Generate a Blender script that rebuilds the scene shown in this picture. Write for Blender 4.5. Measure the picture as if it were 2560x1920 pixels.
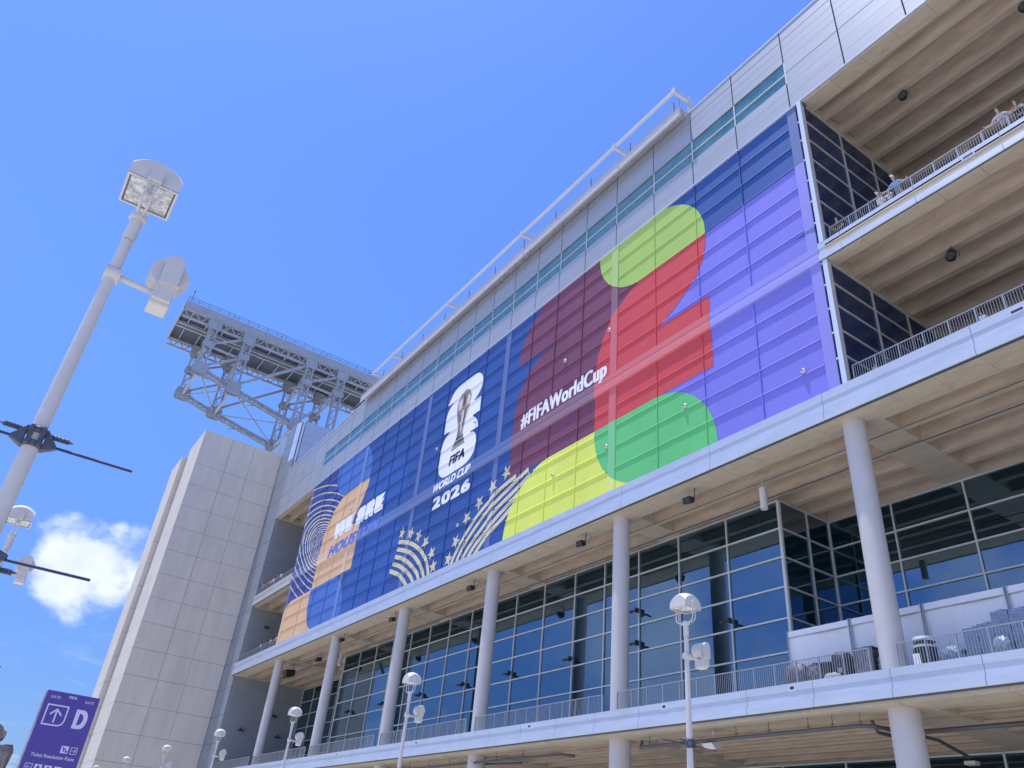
import bpy, bmesh, math, random
from mathutils import Vector, Matrix
random.seed(7)
S = bpy.context.scene
for o in list(bpy.data.objects): bpy.data.objects.remove(o)

# ------------------------------------------------------------------ camera
cam = bpy.data.cameras.new("camera"); camo = bpy.data.objects.new("camera", cam); S.collection.objects.link(camo)
# rows: world axes expressed in the camera frame (x right, y down, z forward)
RW = ((0.56595324, -0.40040731, -0.72067393), (0.81985816, 0.36534584, 0.44085713), (0.08677281, -0.84035493, 0.53504587))
camo.matrix_world = Matrix(((RW[0][0], -RW[0][1], -RW[0][2], 0.0), (RW[1][0], -RW[1][1], -RW[1][2], 0.0),
                            (RW[2][0], -RW[2][1], -RW[2][2], 1.6), (0, 0, 0, 1)))
cam.sensor_fit = 'HORIZONTAL'; cam.sensor_width = 36.0; cam.lens = 36.0 * 1954.64 / 2560.0
cam.clip_start = 0.1; cam.clip_end = 5000
S.camera = camo
S.render.resolution_x = 1024; S.render.resolution_y = 768

# ------------------------------------------------------------------ light
LX, LY = 0.105, 0.146                       # sun rays move (LX, LY, -1)
sdir = Vector((-LX, -LY, 1.0)).normalized()
sun = bpy.data.lights.new("sun", 'SUN'); sun.energy = 4.6; sun.angle = math.radians(0.55); sun.color = (1.0, 0.965, 0.92)
suno = bpy.data.objects.new("sun", sun); S.collection.objects.link(suno)
suno.rotation_euler = sdir.to_track_quat('Z', 'Y').to_euler()
EL = math.asin(sdir.z); AZ = math.atan2(sdir.x, sdir.y)

W = bpy.data.worlds.new("World"); S.world = W; W.use_nodes = True
nt = W.node_tree; nt.nodes.clear()
def N(t, typ, **kw):
    n = t.nodes.new(typ)
    for k, v in kw.items(): setattr(n, k, v)
    return n
out = N(nt, 'ShaderNodeOutputWorld'); bg = N(nt, 'ShaderNodeBackground'); sky = N(nt, 'ShaderNodeTexSky')
sky.sky_type = 'NISHITA'; sky.sun_disc = False; sky.sun_elevation = EL; sky.sun_rotation = AZ
sky.altitude = 0; sky.air_density = 1.0; sky.dust_density = 0.6; sky.ozone_density = 1.2
bg.inputs['Strength'].default_value = 0.15
tc = N(nt, 'ShaderNodeTexCoord'); sep = N(nt, 'ShaderNodeSeparateXYZ')
nt.links.new(tc.outputs['Generated'], sep.inputs[0])
hs = N(nt, 'ShaderNodeMix', data_type='RGBA', blend_type='MULTIPLY'); hs.inputs['Factor'].default_value = 1.0
hs.inputs['B'].default_value = (0.68, 0.98, 1.66, 1)
nt.links.new(sky.outputs[0], hs.inputs['A'])
def M(t, op, a, b=None, clamp=False):
    m = N(t, 'ShaderNodeMath', operation=op); m.use_clamp = clamp
    for i, v in enumerate((a, b)):
        if v is None: continue
        if isinstance(v, (int, float)): m.inputs[i].default_value = v
        else: t.links.new(v, m.inputs[i])
    return m.outputs[0]
def ramp(t, src, p0, p1):
    r = N(t, 'ShaderNodeMapRange', interpolation_type='SMOOTHSTEP'); t.links.new(src, r.inputs[0])
    r.inputs[1].default_value = p0; r.inputs[2].default_value = p1
    return r.outputs[0]
def noise(t, vec, scale, detail=6, rough=0.55, dist=0.0):
    n = N(t, 'ShaderNodeTexNoise'); n.inputs['Scale'].default_value = scale; n.inputs['Detail'].default_value = detail
    n.inputs['Roughness'].default_value = rough; n.inputs['Distortion'].default_value = dist
    if vec is not None: t.links.new(vec, n.inputs['Vector'])
    return n.outputs['Fac']
mp = N(nt, 'ShaderNodeMapping'); mp.inputs['Scale'].default_value = (1, 1, 1.6); nt.links.new(tc.outputs['Generated'], mp.inputs[0])
nb = noise(nt, mp.outputs[0], 14.0, 9, 0.56, 0.1)
def lobe(c, k0, k1):
    d = N(nt, 'ShaderNodeVectorMath', operation='DISTANCE'); nt.links.new(tc.outputs['Generated'], d.inputs[0]); d.inputs[1].default_value = c
    return ramp(nt, d.outputs['Value'], k1, k0)
body = M(nt, 'MAXIMUM', lobe((-0.964, 0.072, 0.247), 0.02, 0.105), lobe((-0.957, 0.10, 0.262), 0.015, 0.085))
body = M(nt, 'MAXIMUM', body, lobe((-0.960, 0.088, 0.292), 0.0, 0.045))
cum = M(nt, 'MULTIPLY', ramp(nt, M(nt, 'ADD', M(nt, 'MULTIPLY', body, 0.70), M(nt, 'MULTIPLY', nb, 1.15)), 0.92, 1.22), 0.93)
mp2 = N(nt, 'ShaderNodeMapping'); mp2.inputs['Scale'].default_value = (1, 1, 3.5); nt.links.new(tc.outputs['Generated'], mp2.inputs[0])
wis = ramp(nt, noise(nt, mp2.outputs[0], 9.0, 9, 0.62, 0.5), 0.50, 0.78)
low = ramp(nt, sep.outputs[2], 0.235, 0.06)
wisp = M(nt, 'MULTIPLY', M(nt, 'MULTIPLY', wis, low), 0.75)
# broken cloud behind and beside the viewer (the side the glass reflects)
back = M(nt, 'MULTIPLY', ramp(nt, sep.outputs[1], -0.28, -0.5), ramp(nt, sep.outputs[2], 0.95, 0.55))
bc = M(nt, 'MULTIPLY', M(nt, 'MULTIPLY', ramp(nt, noise(nt, mp.outputs[0], 3.2, 8, 0.6, 0.3), 0.40, 0.66), back), 0.62)
hr = N(nt, 'ShaderNodeMapRange', interpolation_type='SMOOTHSTEP'); nt.links.new(sep.outputs[2], hr.inputs[0]); hr.inputs[1].default_value = 0.0; hr.inputs[2].default_value = 0.55; hr.inputs[3].default_value = 0.52; hr.inputs[4].default_value = 1.0
hz = N(nt, 'ShaderNodeVectorMath', operation='SCALE'); nt.links.new(hs.outputs['Result'], hz.inputs[0]); nt.links.new(hr.outputs[0], hz.inputs['Scale'])
tot = M(nt, 'MAXIMUM', M(nt, 'MAXIMUM', cum, wisp), bc, True)
mix = N(nt, 'ShaderNodeMix', data_type='RGBA'); nt.links.new(tot, mix.inputs['Factor']); nt.links.new(hz.outputs['Vector'], mix.inputs['A'])
cs = N(nt, 'ShaderNodeMix', data_type='RGBA'); nt.links.new(noise(nt, mp.outputs[0], 22.0, 4), cs.inputs['Factor'])
cs.inputs['A'].default_value = (4.6, 5.3, 6.6, 1); cs.inputs['B'].default_value = (7.0, 7.3, 7.8, 1)
nt.links.new(cs.outputs['Result'], mix.inputs['B'])
nt.links.new(mix.outputs['Result'], bg.inputs['Color']); nt.links.new(bg.outputs[0], out.inputs[0])

S.render.engine = 'CYCLES'
S.view_settings.view_transform = 'Standard'; S.view_settings.look = 'None'; S.view_settings.exposure = 0.1; S.view_settings.gamma = 1.0

# ------------------------------------------------------------------ materials
def mat(name, col, rough=0.6, metal=0.0, var=0.0, vs=3.0, bump=0.0, bs=20.0, stretch=(1, 1, 1), ior=1.5, stain=None, ss=0.6, samt=0.5, spec=0.5, noisecol=None):
    m = bpy.data.materials.new(name); m.use_nodes = True; t = m.node_tree; p = t.nodes['Principled BSDF']
    p.inputs['Roughness'].default_value = rough; p.inputs['Metallic'].default_value = metal; p.inputs['IOR'].default_value = ior
    p.inputs['Specular IOR Level'].default_value = spec
    c4 = (*col, 1); p.inputs['Base Color'].default_value = c4
    g = N(t, 'ShaderNodeNewGeometry'); mpn = N(t, 'ShaderNodeMapping'); mpn.inputs['Scale'].default_value = stretch
    t.links.new(g.outputs['Position'], mpn.inputs[0]); v = mpn.outputs[0]
    cur = None
    if var > 0:
        mx = N(t, 'ShaderNodeMix', data_type='RGBA'); mx.inputs['A'].default_value = tuple(c * (1 - var) for c in col) + (1,)
        mx.inputs['B'].default_value = tuple(min(1, c * (1 + var)) for c in col) + (1,)
        t.links.new(ramp(t, noise(t, v, vs, 8, 0.65), 0.3, 0.7), mx.inputs['Factor']); cur = mx.outputs['Result']
    if stain:
        mx = N(t, 'ShaderNodeMix', data_type='RGBA'); mx.inputs['B'].default_value = (*stain, 1)
        if cur: t.links.new(cur, mx.inputs['A'])
        else: mx.inputs['A'].default_value = c4
        t.links.new(M(t, 'MULTIPLY', ramp(t, noise(t, v, ss, 9, 0.7, 0.4), 0.5, 0.75), samt), mx.inputs['Factor']); cur = mx.outputs['Result']
    if cur: t.links.new(cur, p.inputs['Base Color'])
    if bump > 0:
        b = N(t, 'ShaderNodeBump'); b.inputs['Strength'].default_value = bump; b.inputs['Distance'].default_value = 0.02
        t.links.new(noise(t, v, bs, 6, 0.6), b.inputs['Height']); t.links.new(b.outputs[0], p.inputs['Normal'])
    return m
MT = {}
def reg(k, *a, **kw): MT[k] = mat(k, *a, **kw); return MT[k]
reg('aluminium_panel', (0.37, 0.395, 0.44), 0.45, 0.25, 0.05, 0.4, 0.15, 0.6, (0.35, 1, 2.6), stain=(0.30, 0.33, 0.37), ss=0.25, samt=0.5)
reg('joint_and_shade', (0.07, 0.09, 0.11), 0.6)  # dark joints, also the painted shade strip under the fascia lip
reg('fascia_metal', (0.52, 0.57, 0.65), 0.40, 0.30, 0.06, 0.7, 0.05, 1.2, (0.6, 1, 3), stain=(0.42, 0.44, 0.46), ss=1.1, samt=0.35)
reg('trim_metal', (0.72, 0.75, 0.80), 0.30, 0.45)
reg('precast', (0.64, 0.59, 0.51), 0.85, 0, 0.06, 0.6, 0.25, 40, (1, 1, 0.22), stain=(0.53, 0.49, 0.43), ss=0.5, samt=0.55)
reg('tower_joint', (0.12, 0.115, 0.11), 0.9)
reg('grey_panel', (0.30, 0.33, 0.37), 0.5, 0.3, 0.05, 0.4, 0.06, 2.0, (0.4, 1, 3))
reg('block_panel', (0.42, 0.47, 0.56), 0.45, 0.3, 0.04, 0.3, 0.05, 2.0, (0.4, 1, 3))
reg('soffit_grey', (0.44, 0.40, 0.37), 0.85, 0, 0.12, 1.1, 0.2, 12, (0.35, 1.6, 1.6), stain=(0.28, 0.24, 0.21), ss=0.5, samt=0.5)
reg('soffit_concrete', (0.50, 0.415, 0.325), 0.85, 0, 0.14, 1.3, 0.2, 14, (0.45, 1.6, 1.6), stain=(0.27, 0.20, 0.15), ss=0.55, samt=0.55)
reg('edge_concrete', (0.50, 0.44, 0.34), 0.85, 0, 0.12, 1.6, 0.3, 10, (0.5, 2, 2), stain=(0.24, 0.22, 0.18), ss=1.6, samt=0.6)
reg('column_paint', (0.50, 0.495, 0.50), 0.55, 0, 0.04, 0.8, 0.05, 6, stain=(0.45, 0.44, 0.42), ss=0.7, samt=0.4)
reg('white_steel', (0.50, 0.50, 0.53), 0.45, 0, 0.04, 1.0, stain=(0.55, 0.53, 0.50), ss=1.5, samt=0.35)
reg('lamp_white', (0.58, 0.57, 0.56), 0.4, 0, 0.04, 5.0, stain=(0.62, 0.60, 0.56), ss=6, samt=0.35)
reg('pole_grey', (0.56, 0.55, 0.55), 0.45, 0, 0.05, 4.0, stain=(0.45, 0.43, 0.42), ss=3, samt=0.4)
reg('truss_steel', (0.32, 0.36, 0.42), 0.55, 0.0, 0.08, 0.5, stain=(0.33, 0.36, 0.4), ss=0.4, samt=0.5)
reg('deck_steel', (0.11, 0.13, 0.17), 0.6, 0.1, 0.1, 0.6)
reg('mullion', (0.62, 0.64, 0.62), 0.4, 0.3, 0.05, 1)
reg('dark_metal', (0.045, 0.05, 0.055), 0.5, 0.3)
reg('bracket_metal', (0.10, 0.11, 0.14), 0.5, 0.5, 0.2, 20)
reg('blue_rod', (0.02, 0.035, 0.10), 0.35, 0.2)
reg('pipe_iron', (0.10, 0.105, 0.11), 0.6, 0.2, 0.1, 3)
reg('rail_steel', (0.36, 0.385, 0.41), 0.4, 0.5)
reg('speaker_black', (0.025, 0.027, 0.032), 0.6)
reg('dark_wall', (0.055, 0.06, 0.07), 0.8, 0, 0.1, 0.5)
reg('tent_white', (0.78, 0.79, 0.82), 0.75, 0, 0.03, 0.8, 0.5, 1.8, (1.6, 1, 0.5), stain=(0.62, 0.63, 0.68), ss=0.8, samt=0.4)
reg('wrap_blue', (0.12, 0.17, 0.27), 0.5, 0, 0.35, 6, 0.5, 9, (0.5, 0.5, 5))
reg('wrap_grey', (0.12, 0.125, 0.145), 0.5, 0, 0.4, 5, 0.6, 7)
reg('bag_clear', (0.20, 0.25, 0.33), 0.4, 0, 0.3, 5, 0.6, 9)
reg('plastic_black', (0.03, 0.03, 0.032), 0.45, 0, 0.1, 6, 0.1, 12)
reg('paper', (0.82, 0.82, 0.82), 0.8)
reg('cloth_white', (0.45, 0.45, 0.48), 0.9, 0, 0.1, 9, 0.6, 14)
reg('paving', (0.56, 0.51, 0.44), 0.9, 0, 0.1, 0.4, 0.2, 5, stain=(0.34, 0.32, 0.29), ss=0.15, samt=0.4)
reg('roof_grey', (0.45, 0.46, 0.47), 0.9, 0, 0.08, 0.2)
reg('stone', (0.19, 0.17, 0.155), 0.95, 0, 0.45, 9, 1.0, 22, stain=(0.36, 0.34, 0.31), ss=7, samt=0.7)
reg('sign_purple', (0.085, 0.055, 0.30), 0.4, 0, 0.05, 2)
reg('sign_side', (0.34, 0.32, 0.42), 0.35, 0.2, 0.35, 6, 0.6, 6, (1, 1, 0.4))
reg('sign_text', (0.62, 0.62, 0.80), 0.5)
reg('glass_refl', (0.50, 0.54, 0.55), 0.12, 0.6, 0.4, 12, 0.5, 18)
reg('skin_a', (0.50, 0.30, 0.21), 0.6); reg('skin_b', (0.30, 0.17, 0.11), 0.6)
reg('hair_dark', (0.03, 0.02, 0.015), 0.8)
for k, c in dict(shirt_white=(0.78, 0.77, 0.78), shirt_blue=(0.16, 0.36, 0.62), shirt_black=(0.03, 0.03, 0.035), shirt_green=(0.25, 0.48, 0.38), shirt_grey=(0.42, 0.40, 0.44), shirt_pink=(0.62, 0.36, 0.33), trousers_dark=(0.05, 0.055, 0.08), trousers_khaki=(0.42, 0.36, 0.27), cap_white=(0.8, 0.8, 0.8)).items():
    reg(k, c, 0.85, 0, 0.08, 14)
# glass: dark tinted coated pane
def glassmat(name, base, ior, wav=0.03):
    m = mat(name, base, 0.02, 0, 0.25, 0.6, ior=ior); t = m.node_tree; p = t.nodes['Principled BSDF']; p.inputs['Specular Tint'].default_value = (0.55, 0.78, 1.0, 1)
    g = N(t, 'ShaderNodeNewGeometry'); b = N(t, 'ShaderNodeBump'); b.inputs['Strength'].default_value = wav; b.inputs['Distance'].default_value = 0.02
    t.links.new(noise(t, g.outputs['Position'], 0.9, 3, 0.5), b.inputs['Height']); t.links.new(b.outputs[0], p.inputs['Normal'])
    return m
MT['glass_dark'] = glassmat('glass_dark', (0.003, 0.016, 0.022), 3.0)
MT['glass_side'] = glassmat('glass_side', (0.012, 0.028, 0.085), 1.35, 0.02)
MT['glass_teal'] = glassmat('glass_teal', (0.07, 0.19, 0.22), 1.7, 0.06)
# printed film colours: semi-gloss film over glass and metal, light fading across big fields
def film(name, col, rough=0.6):
    m = mat(name, col, rough, 0, 0.05, 0.25, 0.12, 1.3, (1, 1, 0.5), stain=tuple(c * 0.88 + 0.01 for c in col), ss=0.35, samt=0.5, spec=0.3)
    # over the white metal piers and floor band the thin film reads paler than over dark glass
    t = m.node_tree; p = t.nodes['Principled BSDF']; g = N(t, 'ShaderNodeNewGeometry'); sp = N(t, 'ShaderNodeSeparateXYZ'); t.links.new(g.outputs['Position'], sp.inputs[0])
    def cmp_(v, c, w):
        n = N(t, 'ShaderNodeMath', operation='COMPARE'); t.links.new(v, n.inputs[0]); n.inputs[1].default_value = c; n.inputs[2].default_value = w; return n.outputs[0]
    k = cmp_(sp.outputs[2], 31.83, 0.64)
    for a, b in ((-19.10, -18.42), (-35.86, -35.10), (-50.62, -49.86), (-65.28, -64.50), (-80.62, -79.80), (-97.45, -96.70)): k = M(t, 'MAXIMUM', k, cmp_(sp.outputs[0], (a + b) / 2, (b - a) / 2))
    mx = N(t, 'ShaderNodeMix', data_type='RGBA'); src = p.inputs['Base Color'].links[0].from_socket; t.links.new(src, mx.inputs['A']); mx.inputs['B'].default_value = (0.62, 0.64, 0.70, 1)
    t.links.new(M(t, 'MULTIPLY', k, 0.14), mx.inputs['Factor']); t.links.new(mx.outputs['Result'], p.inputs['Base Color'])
    return m
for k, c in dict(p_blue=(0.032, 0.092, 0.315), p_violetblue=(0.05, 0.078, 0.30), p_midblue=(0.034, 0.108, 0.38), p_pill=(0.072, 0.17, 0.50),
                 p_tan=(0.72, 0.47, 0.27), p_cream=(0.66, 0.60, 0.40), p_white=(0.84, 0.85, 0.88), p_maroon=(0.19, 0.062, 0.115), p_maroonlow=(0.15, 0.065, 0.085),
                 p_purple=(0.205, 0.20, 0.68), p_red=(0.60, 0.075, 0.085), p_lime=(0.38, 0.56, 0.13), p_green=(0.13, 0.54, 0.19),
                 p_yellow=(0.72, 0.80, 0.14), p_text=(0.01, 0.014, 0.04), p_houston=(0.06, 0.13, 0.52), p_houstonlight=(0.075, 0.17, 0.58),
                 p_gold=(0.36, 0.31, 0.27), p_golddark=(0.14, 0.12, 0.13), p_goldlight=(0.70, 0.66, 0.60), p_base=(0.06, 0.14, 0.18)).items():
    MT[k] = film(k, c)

# ------------------------------------------------------------------ helpers
COL = S.collection
class MB:
    def __init__(s): s.v = []; s.f = []; s.m = []; s.mats = []
    def mi(s, m):
        if m is None: return 0
        if m not in s.mats: s.mats.append(m)
        return s.mats.index(m)
    def poly(s, pts, m=None):
        i = len(s.v); s.v += [tuple(p) for p in pts]; s.f.append(tuple(range(i, i + len(pts)))); s.m.append(s.mi(m))
    def hexa(s, P, m=None):
        i = len(s.v); s.v += [tuple(p) for p in P]; k = s.mi(m)
        for a in ((0, 3, 2, 1), (4, 5, 6, 7), (0, 1, 5, 4), (1, 2, 6, 5), (2, 3, 7, 6), (3, 0, 4, 7)):
            s.f.append(tuple(i + j for j in a)); s.m.append(k)
    def box(s, x0, x1, y0, y1, z0, z1, m=None):
        s.hexa([(x0, y0, z0), (x1, y0, z0), (x1, y1, z0), (x0, y1, z0), (x0, y0, z1), (x1, y0, z1), (x1, y1, z1), (x0, y1, z1)], m)
    def bar(s, p, q, w, h=None, m=None):
        p = Vector(p); q = Vector(q); h = h or w; d = (q - p)
        if d.length < 1e-6: return
        d.normalize(); u = d.cross(Vector((0, 0, 1)))
        if u.length < 1e-3: u = Vector((1, 0, 0))
        u.normalize(); n = u.cross(d)
        P = [c + u * a * w / 2 + n * b * h / 2 for c in (p, q) for a, b in ((-1, -1), (1, -1), (1, 1), (-1, 1))]
        s.hexa(P, m)
    def tube(s, pts, r, n=10, m=None, cap=True):
        pts = [Vector(p) for p in pts]; k = s.mi(m); rr = r if isinstance(r, (list, tuple)) else [r] * len(pts)
        base = len(s.v); prev = None
        for i, p in enumerate(pts):
            d = (pts[min(i + 1, len(pts) - 1)] - pts[max(i - 1, 0)]).normalized()
            if prev is None:
                u = d.cross(Vector((0, 0, 1)))
                if u.length < 1e-3: u = Vector((1, 0, 0))
            else: u = prev - d * prev.dot(d)
            u.normalize(); prev = u; w = d.cross(u)
            for j in range(n):
                a = 2 * math.pi * j / n; s.v.append(tuple(p + (u * math.cos(a) + w * math.sin(a)) * rr[i]))
        for i in range(len(pts) - 1):
            for j in range(n):
                a = base + i * n + j; b = base + i * n + (j + 1) % n
                s.f.append((a, b, b + n, a + n)); s.m.append(k)
        if cap:
            s.f.append(tuple(base + j for j in reversed(range(n)))); s.m.append(k)
            s.f.append(tuple(base + (len(pts) - 1) * n + j for j in range(n))); s.m.append(k)
    def lathe(s, c, prof, n=24, m=None):
        s.tube([(c[0], c[1], c[2] + z) for r, z in prof], [r for r, z in prof], n, m)
    def grid(s, fn, nu, nv, m=None):
        b = len(s.v); k = s.mi(m)
        for i in range(nu + 1):
            for j in range(nv + 1): s.v.append(tuple(fn(i / nu, j / nv)))
        for i in range(nu):
            for j in range(nv):
                a = b + i * (nv + 1) + j; s.f.append((a, a + nv + 1, a + nv + 2, a + 1)); s.m.append(k)
    def build(s, name, m=None, parent=None, smooth=False, bevel=0.0):
        me = bpy.data.meshes.new(name); me.from_pydata(s.v, [], s.f)
        mats = s.mats or [m]
        for x in mats: me.materials.append(MT[x])
        if s.mats:
            for p, k in zip(me.polygons, s.m): p.material_index = k
        if smooth:
            for p in me.polygons: p.use_smooth = True
            me.set_sharp_from_angle(angle=math.radians(38))
        me.update()
        o = bpy.data.objects.new(name, me); COL.objects.link(o)
        if parent: o.parent = parent; o.matrix_parent_inverse = Matrix.Translation(-parent.location)
        if bevel > 0:
            b = o.modifiers.new('bevel', 'BEVEL'); b.width = bevel; b.segments = 2; b.limit_method = 'ANGLE'
        return o
def tag(o, label=None, cat=None, group=None, kind=None):
    if label: o['label'] = label
    if cat: o['category'] = cat
    if group: o['group'] = group
    if kind: o['kind'] = kind
    return o
def thing(name, loc, label, cat, group=None):
    o = bpy.data.objects.new(name, None); COL.objects.link(o); o.location = loc; o.empty_display_size = 0.2
    return tag(o, label, cat, group)
def local(o):      # mesh authored in the thing's own frame
    o.matrix_parent_inverse = Matrix.Identity(4); return o
def copy_tree(o, parent=None):
    c = o.copy(); COL.objects.link(c)
    if parent: c.parent = parent; c.matrix_parent_inverse = o.matrix_parent_inverse.copy()
    for ch in list(o.children): copy_tree(ch, c)
    return c

# ------------------------------------------------------------------ facade grid
Y0 = 30.0
MULL = [-23.07, -27.10, -31.13, -39.35, -42.90, -46.40, -53.95, -57.42, -60.98, -68.58, -72.10, -75.50, -83.9, -87.9, -91.9]
PIERS = [(-19.10, -18.42), (-35.86, -35.10), (-50.62, -49.86), (-65.28, -64.50), (-80.62, -79.80), (-97.45, -96.70)]
UP = [44.30, 42.65, 40.98, 39.24, 37.50, 35.79, 34.10]
LOW = [29.60, 28.02, 26.47, 24.88]
BX0, BX1, BZ0, BZ1 = -97.45, -18.42, 23.20, 44.28
COLX = [-1.6, -18.65, -35.47, -50.24, -64.95, -80.3, -97.3]
CROSS = [-1.5, -18.4, -35.45, -50.2, -64.9, -80.2, -97.2]

stadium = thing('stadium', (-60, 30, 0), 'huge white and glass stadium building with open balconies, round columns and a colourful wrapped front', 'stadium')
def st(mb, name, m=None, **kw): return mb.build(name, m, stadium, **kw)

# parapet cladding ------------------------------------------------------------
JX = [25, 21, 17, 13, 9, 5, 1, -2.9, -6.87, -10.83, -14.78, -18.75, -23.07, -27.1, -31.13, -35.45, -39.35, -42.9, -46.4, -50.2, -53.95, -57.42, -60.98, -64.9, -68.58, -72.1, -75.5, -79.6, -83.78, -87.84, -91.93, -96.1, -100.3, -104.3, -108.3, -112.4]
mb = MB(); g = 0.045
for a, b in zip(JX[1:], JX[:-1]):
    for i in range(1):
        glazed = (b <= -18.7 and a >= -96.2)
        rows = [(52.3, 51.27), (51.21, 48.99)] + ([(46.84, 44.36)] if glazed else [(48.99, 47.84), (47.78, 44.36)])
        for zt, zb in rows:
            # every panel is folded from three shallow planks, each lip a hair proud of the next
            n = 3 if zt - zb > 1.5 else 1
            for q in range(n):
                t1 = zt - (zt - zb) * q / n; t0 = zt - (zt - zb) * (q + 1) / n
                ya = Y0 - 0.05; yb = Y0 - 0.054
                mb.hexa([(a + g, yb, t0), (b - g, yb, t0), (b - g, Y0 + 0.02, t0), (a + g, Y0 + 0.02, t0), (a + g, ya, t1), (b - g, ya, t1), (b - g, Y0 + 0.02, t1), (a + g, Y0 + 0.02, t1)])
st(mb, 'parapet_panels', 'aluminium_panel')
mb = MB(); mb.box(-112.45, -96.13, Y0 + 0.03, Y0 + 0.35, 44.4, 52.28); mb.box(-18.72, 25, Y0 + 0.03, Y0 + 0.35, 44.4, 52.28)
mb.box(-96.13, -18.72, Y0 + 0.03, Y0 + 0.35, 49.0, 52.28); mb.box(-96.13, -18.72, Y0 + 0.03, Y0 + 0.35, 44.4, 46.84)
st(mb, 'parapet_backing', 'joint_and_shade')
mb = MB(); mb.box(-112.45, 25, Y0 - 0.10, Y0 + 0.40, 52.303, 52.40); mb.box(-112.45, 25, Y0 - 0.13, Y0 + 0.1, 44.26, 44.352)
st(mb, 'parapet_trim', 'trim_metal')
mb = MB()
for a, b in zip(JX[1:], JX[:-1]):
    if b <= -18.7 and a >= -96.2: mb.box(a + 0.05, b - 0.05, Y0 + 0.04, Y0 + 0.06, 46.86, 48.96)
st(mb, 'clerestory_glass', 'glass_teal')
mb = MB()
for x in JX:
    if -96.2 <= x <= -18.7: mb.box(x - 0.045, x + 0.045, Y0 - 0.03, Y0 + 0.06, 46.84, 48.99)
mb.box(-96.1, -18.75, Y0 - 0.02, Y0 + 0.05, 47.78, 47.86)
st(mb, 'clerestory_frame', 'mullion')
# parapet shadow gap under trim
mb = MB(); mb.box(BX0, -17.9, Y0 + 0.05, Y0 + 0.35, 44.0, 44.255); st(mb, 'shadow_gap', 'joint_and_shade')

# slab bands (fascias) -----------------------------------------------------------
def fascia(x0, x1, top, bot, name, yb=Y0 + 0.3, joint=4.1, off=0.0):
    """folded metal edge: top strip, groove, sloping belly, lower lip"""
    H = top - bot
    prof = [(Y0 - 0.26, top), (Y0 - 0.26, top - 0.29 * H), (Y0 - 0.225, top - 0.295 * H), (Y0 - 0.225, top - 0.32 * H), (Y0 - 0.235, top - 0.66 * H), (Y0 - 0.31, top - 0.675 * H), (Y0 - 0.325, bot + 0.03), (Y0 - 0.30, bot)]
    prof = [(y + off, z) for y, z in prof]
    xs = []; x = x1
    while x > x0: xs.append(x); x -= joint
    xs.append(x0)
    mb = MB()
    for b, a in zip(xs[:-1], xs[1:]):
        for (ya, za), (yb_, zb) in zip(prof[:-1], prof[1:]): mb.poly([(a + 0.012, ya, za), (a + 0.012, yb_, zb), (b - 0.012, yb_, zb), (b - 0.012, ya, za)])
        mb.poly([(a + 0.012, prof[0][0], top), (b - 0.012, prof[0][0], top), (b - 0.012, yb, top), (a + 0.012, yb, top)])
        mb.poly([(a + 0.012, prof[-1][0], bot), (a + 0.012, yb, bot), (b - 0.012, yb, bot), (b - 0.012, prof[-1][0], bot)])
        for e in (a + 0.012, b - 0.012): mb.poly([(e, y, z) for y, z in prof] + [(e, yb, bot), (e, yb, top)])
    o = st(mb, name, 'fascia_metal')
    k = MB(); k.box(x0, x1, Y0 - 0.10 + off, yb - 0.02, bot + 0.05, top - 0.03); k.box(x0, x1, Y0 - 0.285 + off, Y0 - 0.16 + off, bot - 0.055, bot - 0.002); st(k, 'fascia_joint_and_shade', 'joint_and_shade')  # joint backing; lower box is an added dark strip painting shade under the lip
    return o
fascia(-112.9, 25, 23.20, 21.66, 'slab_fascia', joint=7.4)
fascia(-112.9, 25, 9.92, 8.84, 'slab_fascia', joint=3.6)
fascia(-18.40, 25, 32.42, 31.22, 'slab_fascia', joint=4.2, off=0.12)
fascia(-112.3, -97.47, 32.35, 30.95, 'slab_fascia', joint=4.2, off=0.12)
# floors
mb = MB()
for z in (9.90, 23.18, 32.38): mb.box(-112.3, 25, Y0 + 0.31, 44, z - 0.25, z - 0.005)
st(mb, 'floor_slab', 'edge_concrete')
mb = MB(); mb.box(-112.3, 25, Y0 + 0.36, 60, 52.0, 52.29); st(mb, 'roof', 'roof_grey')

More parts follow.
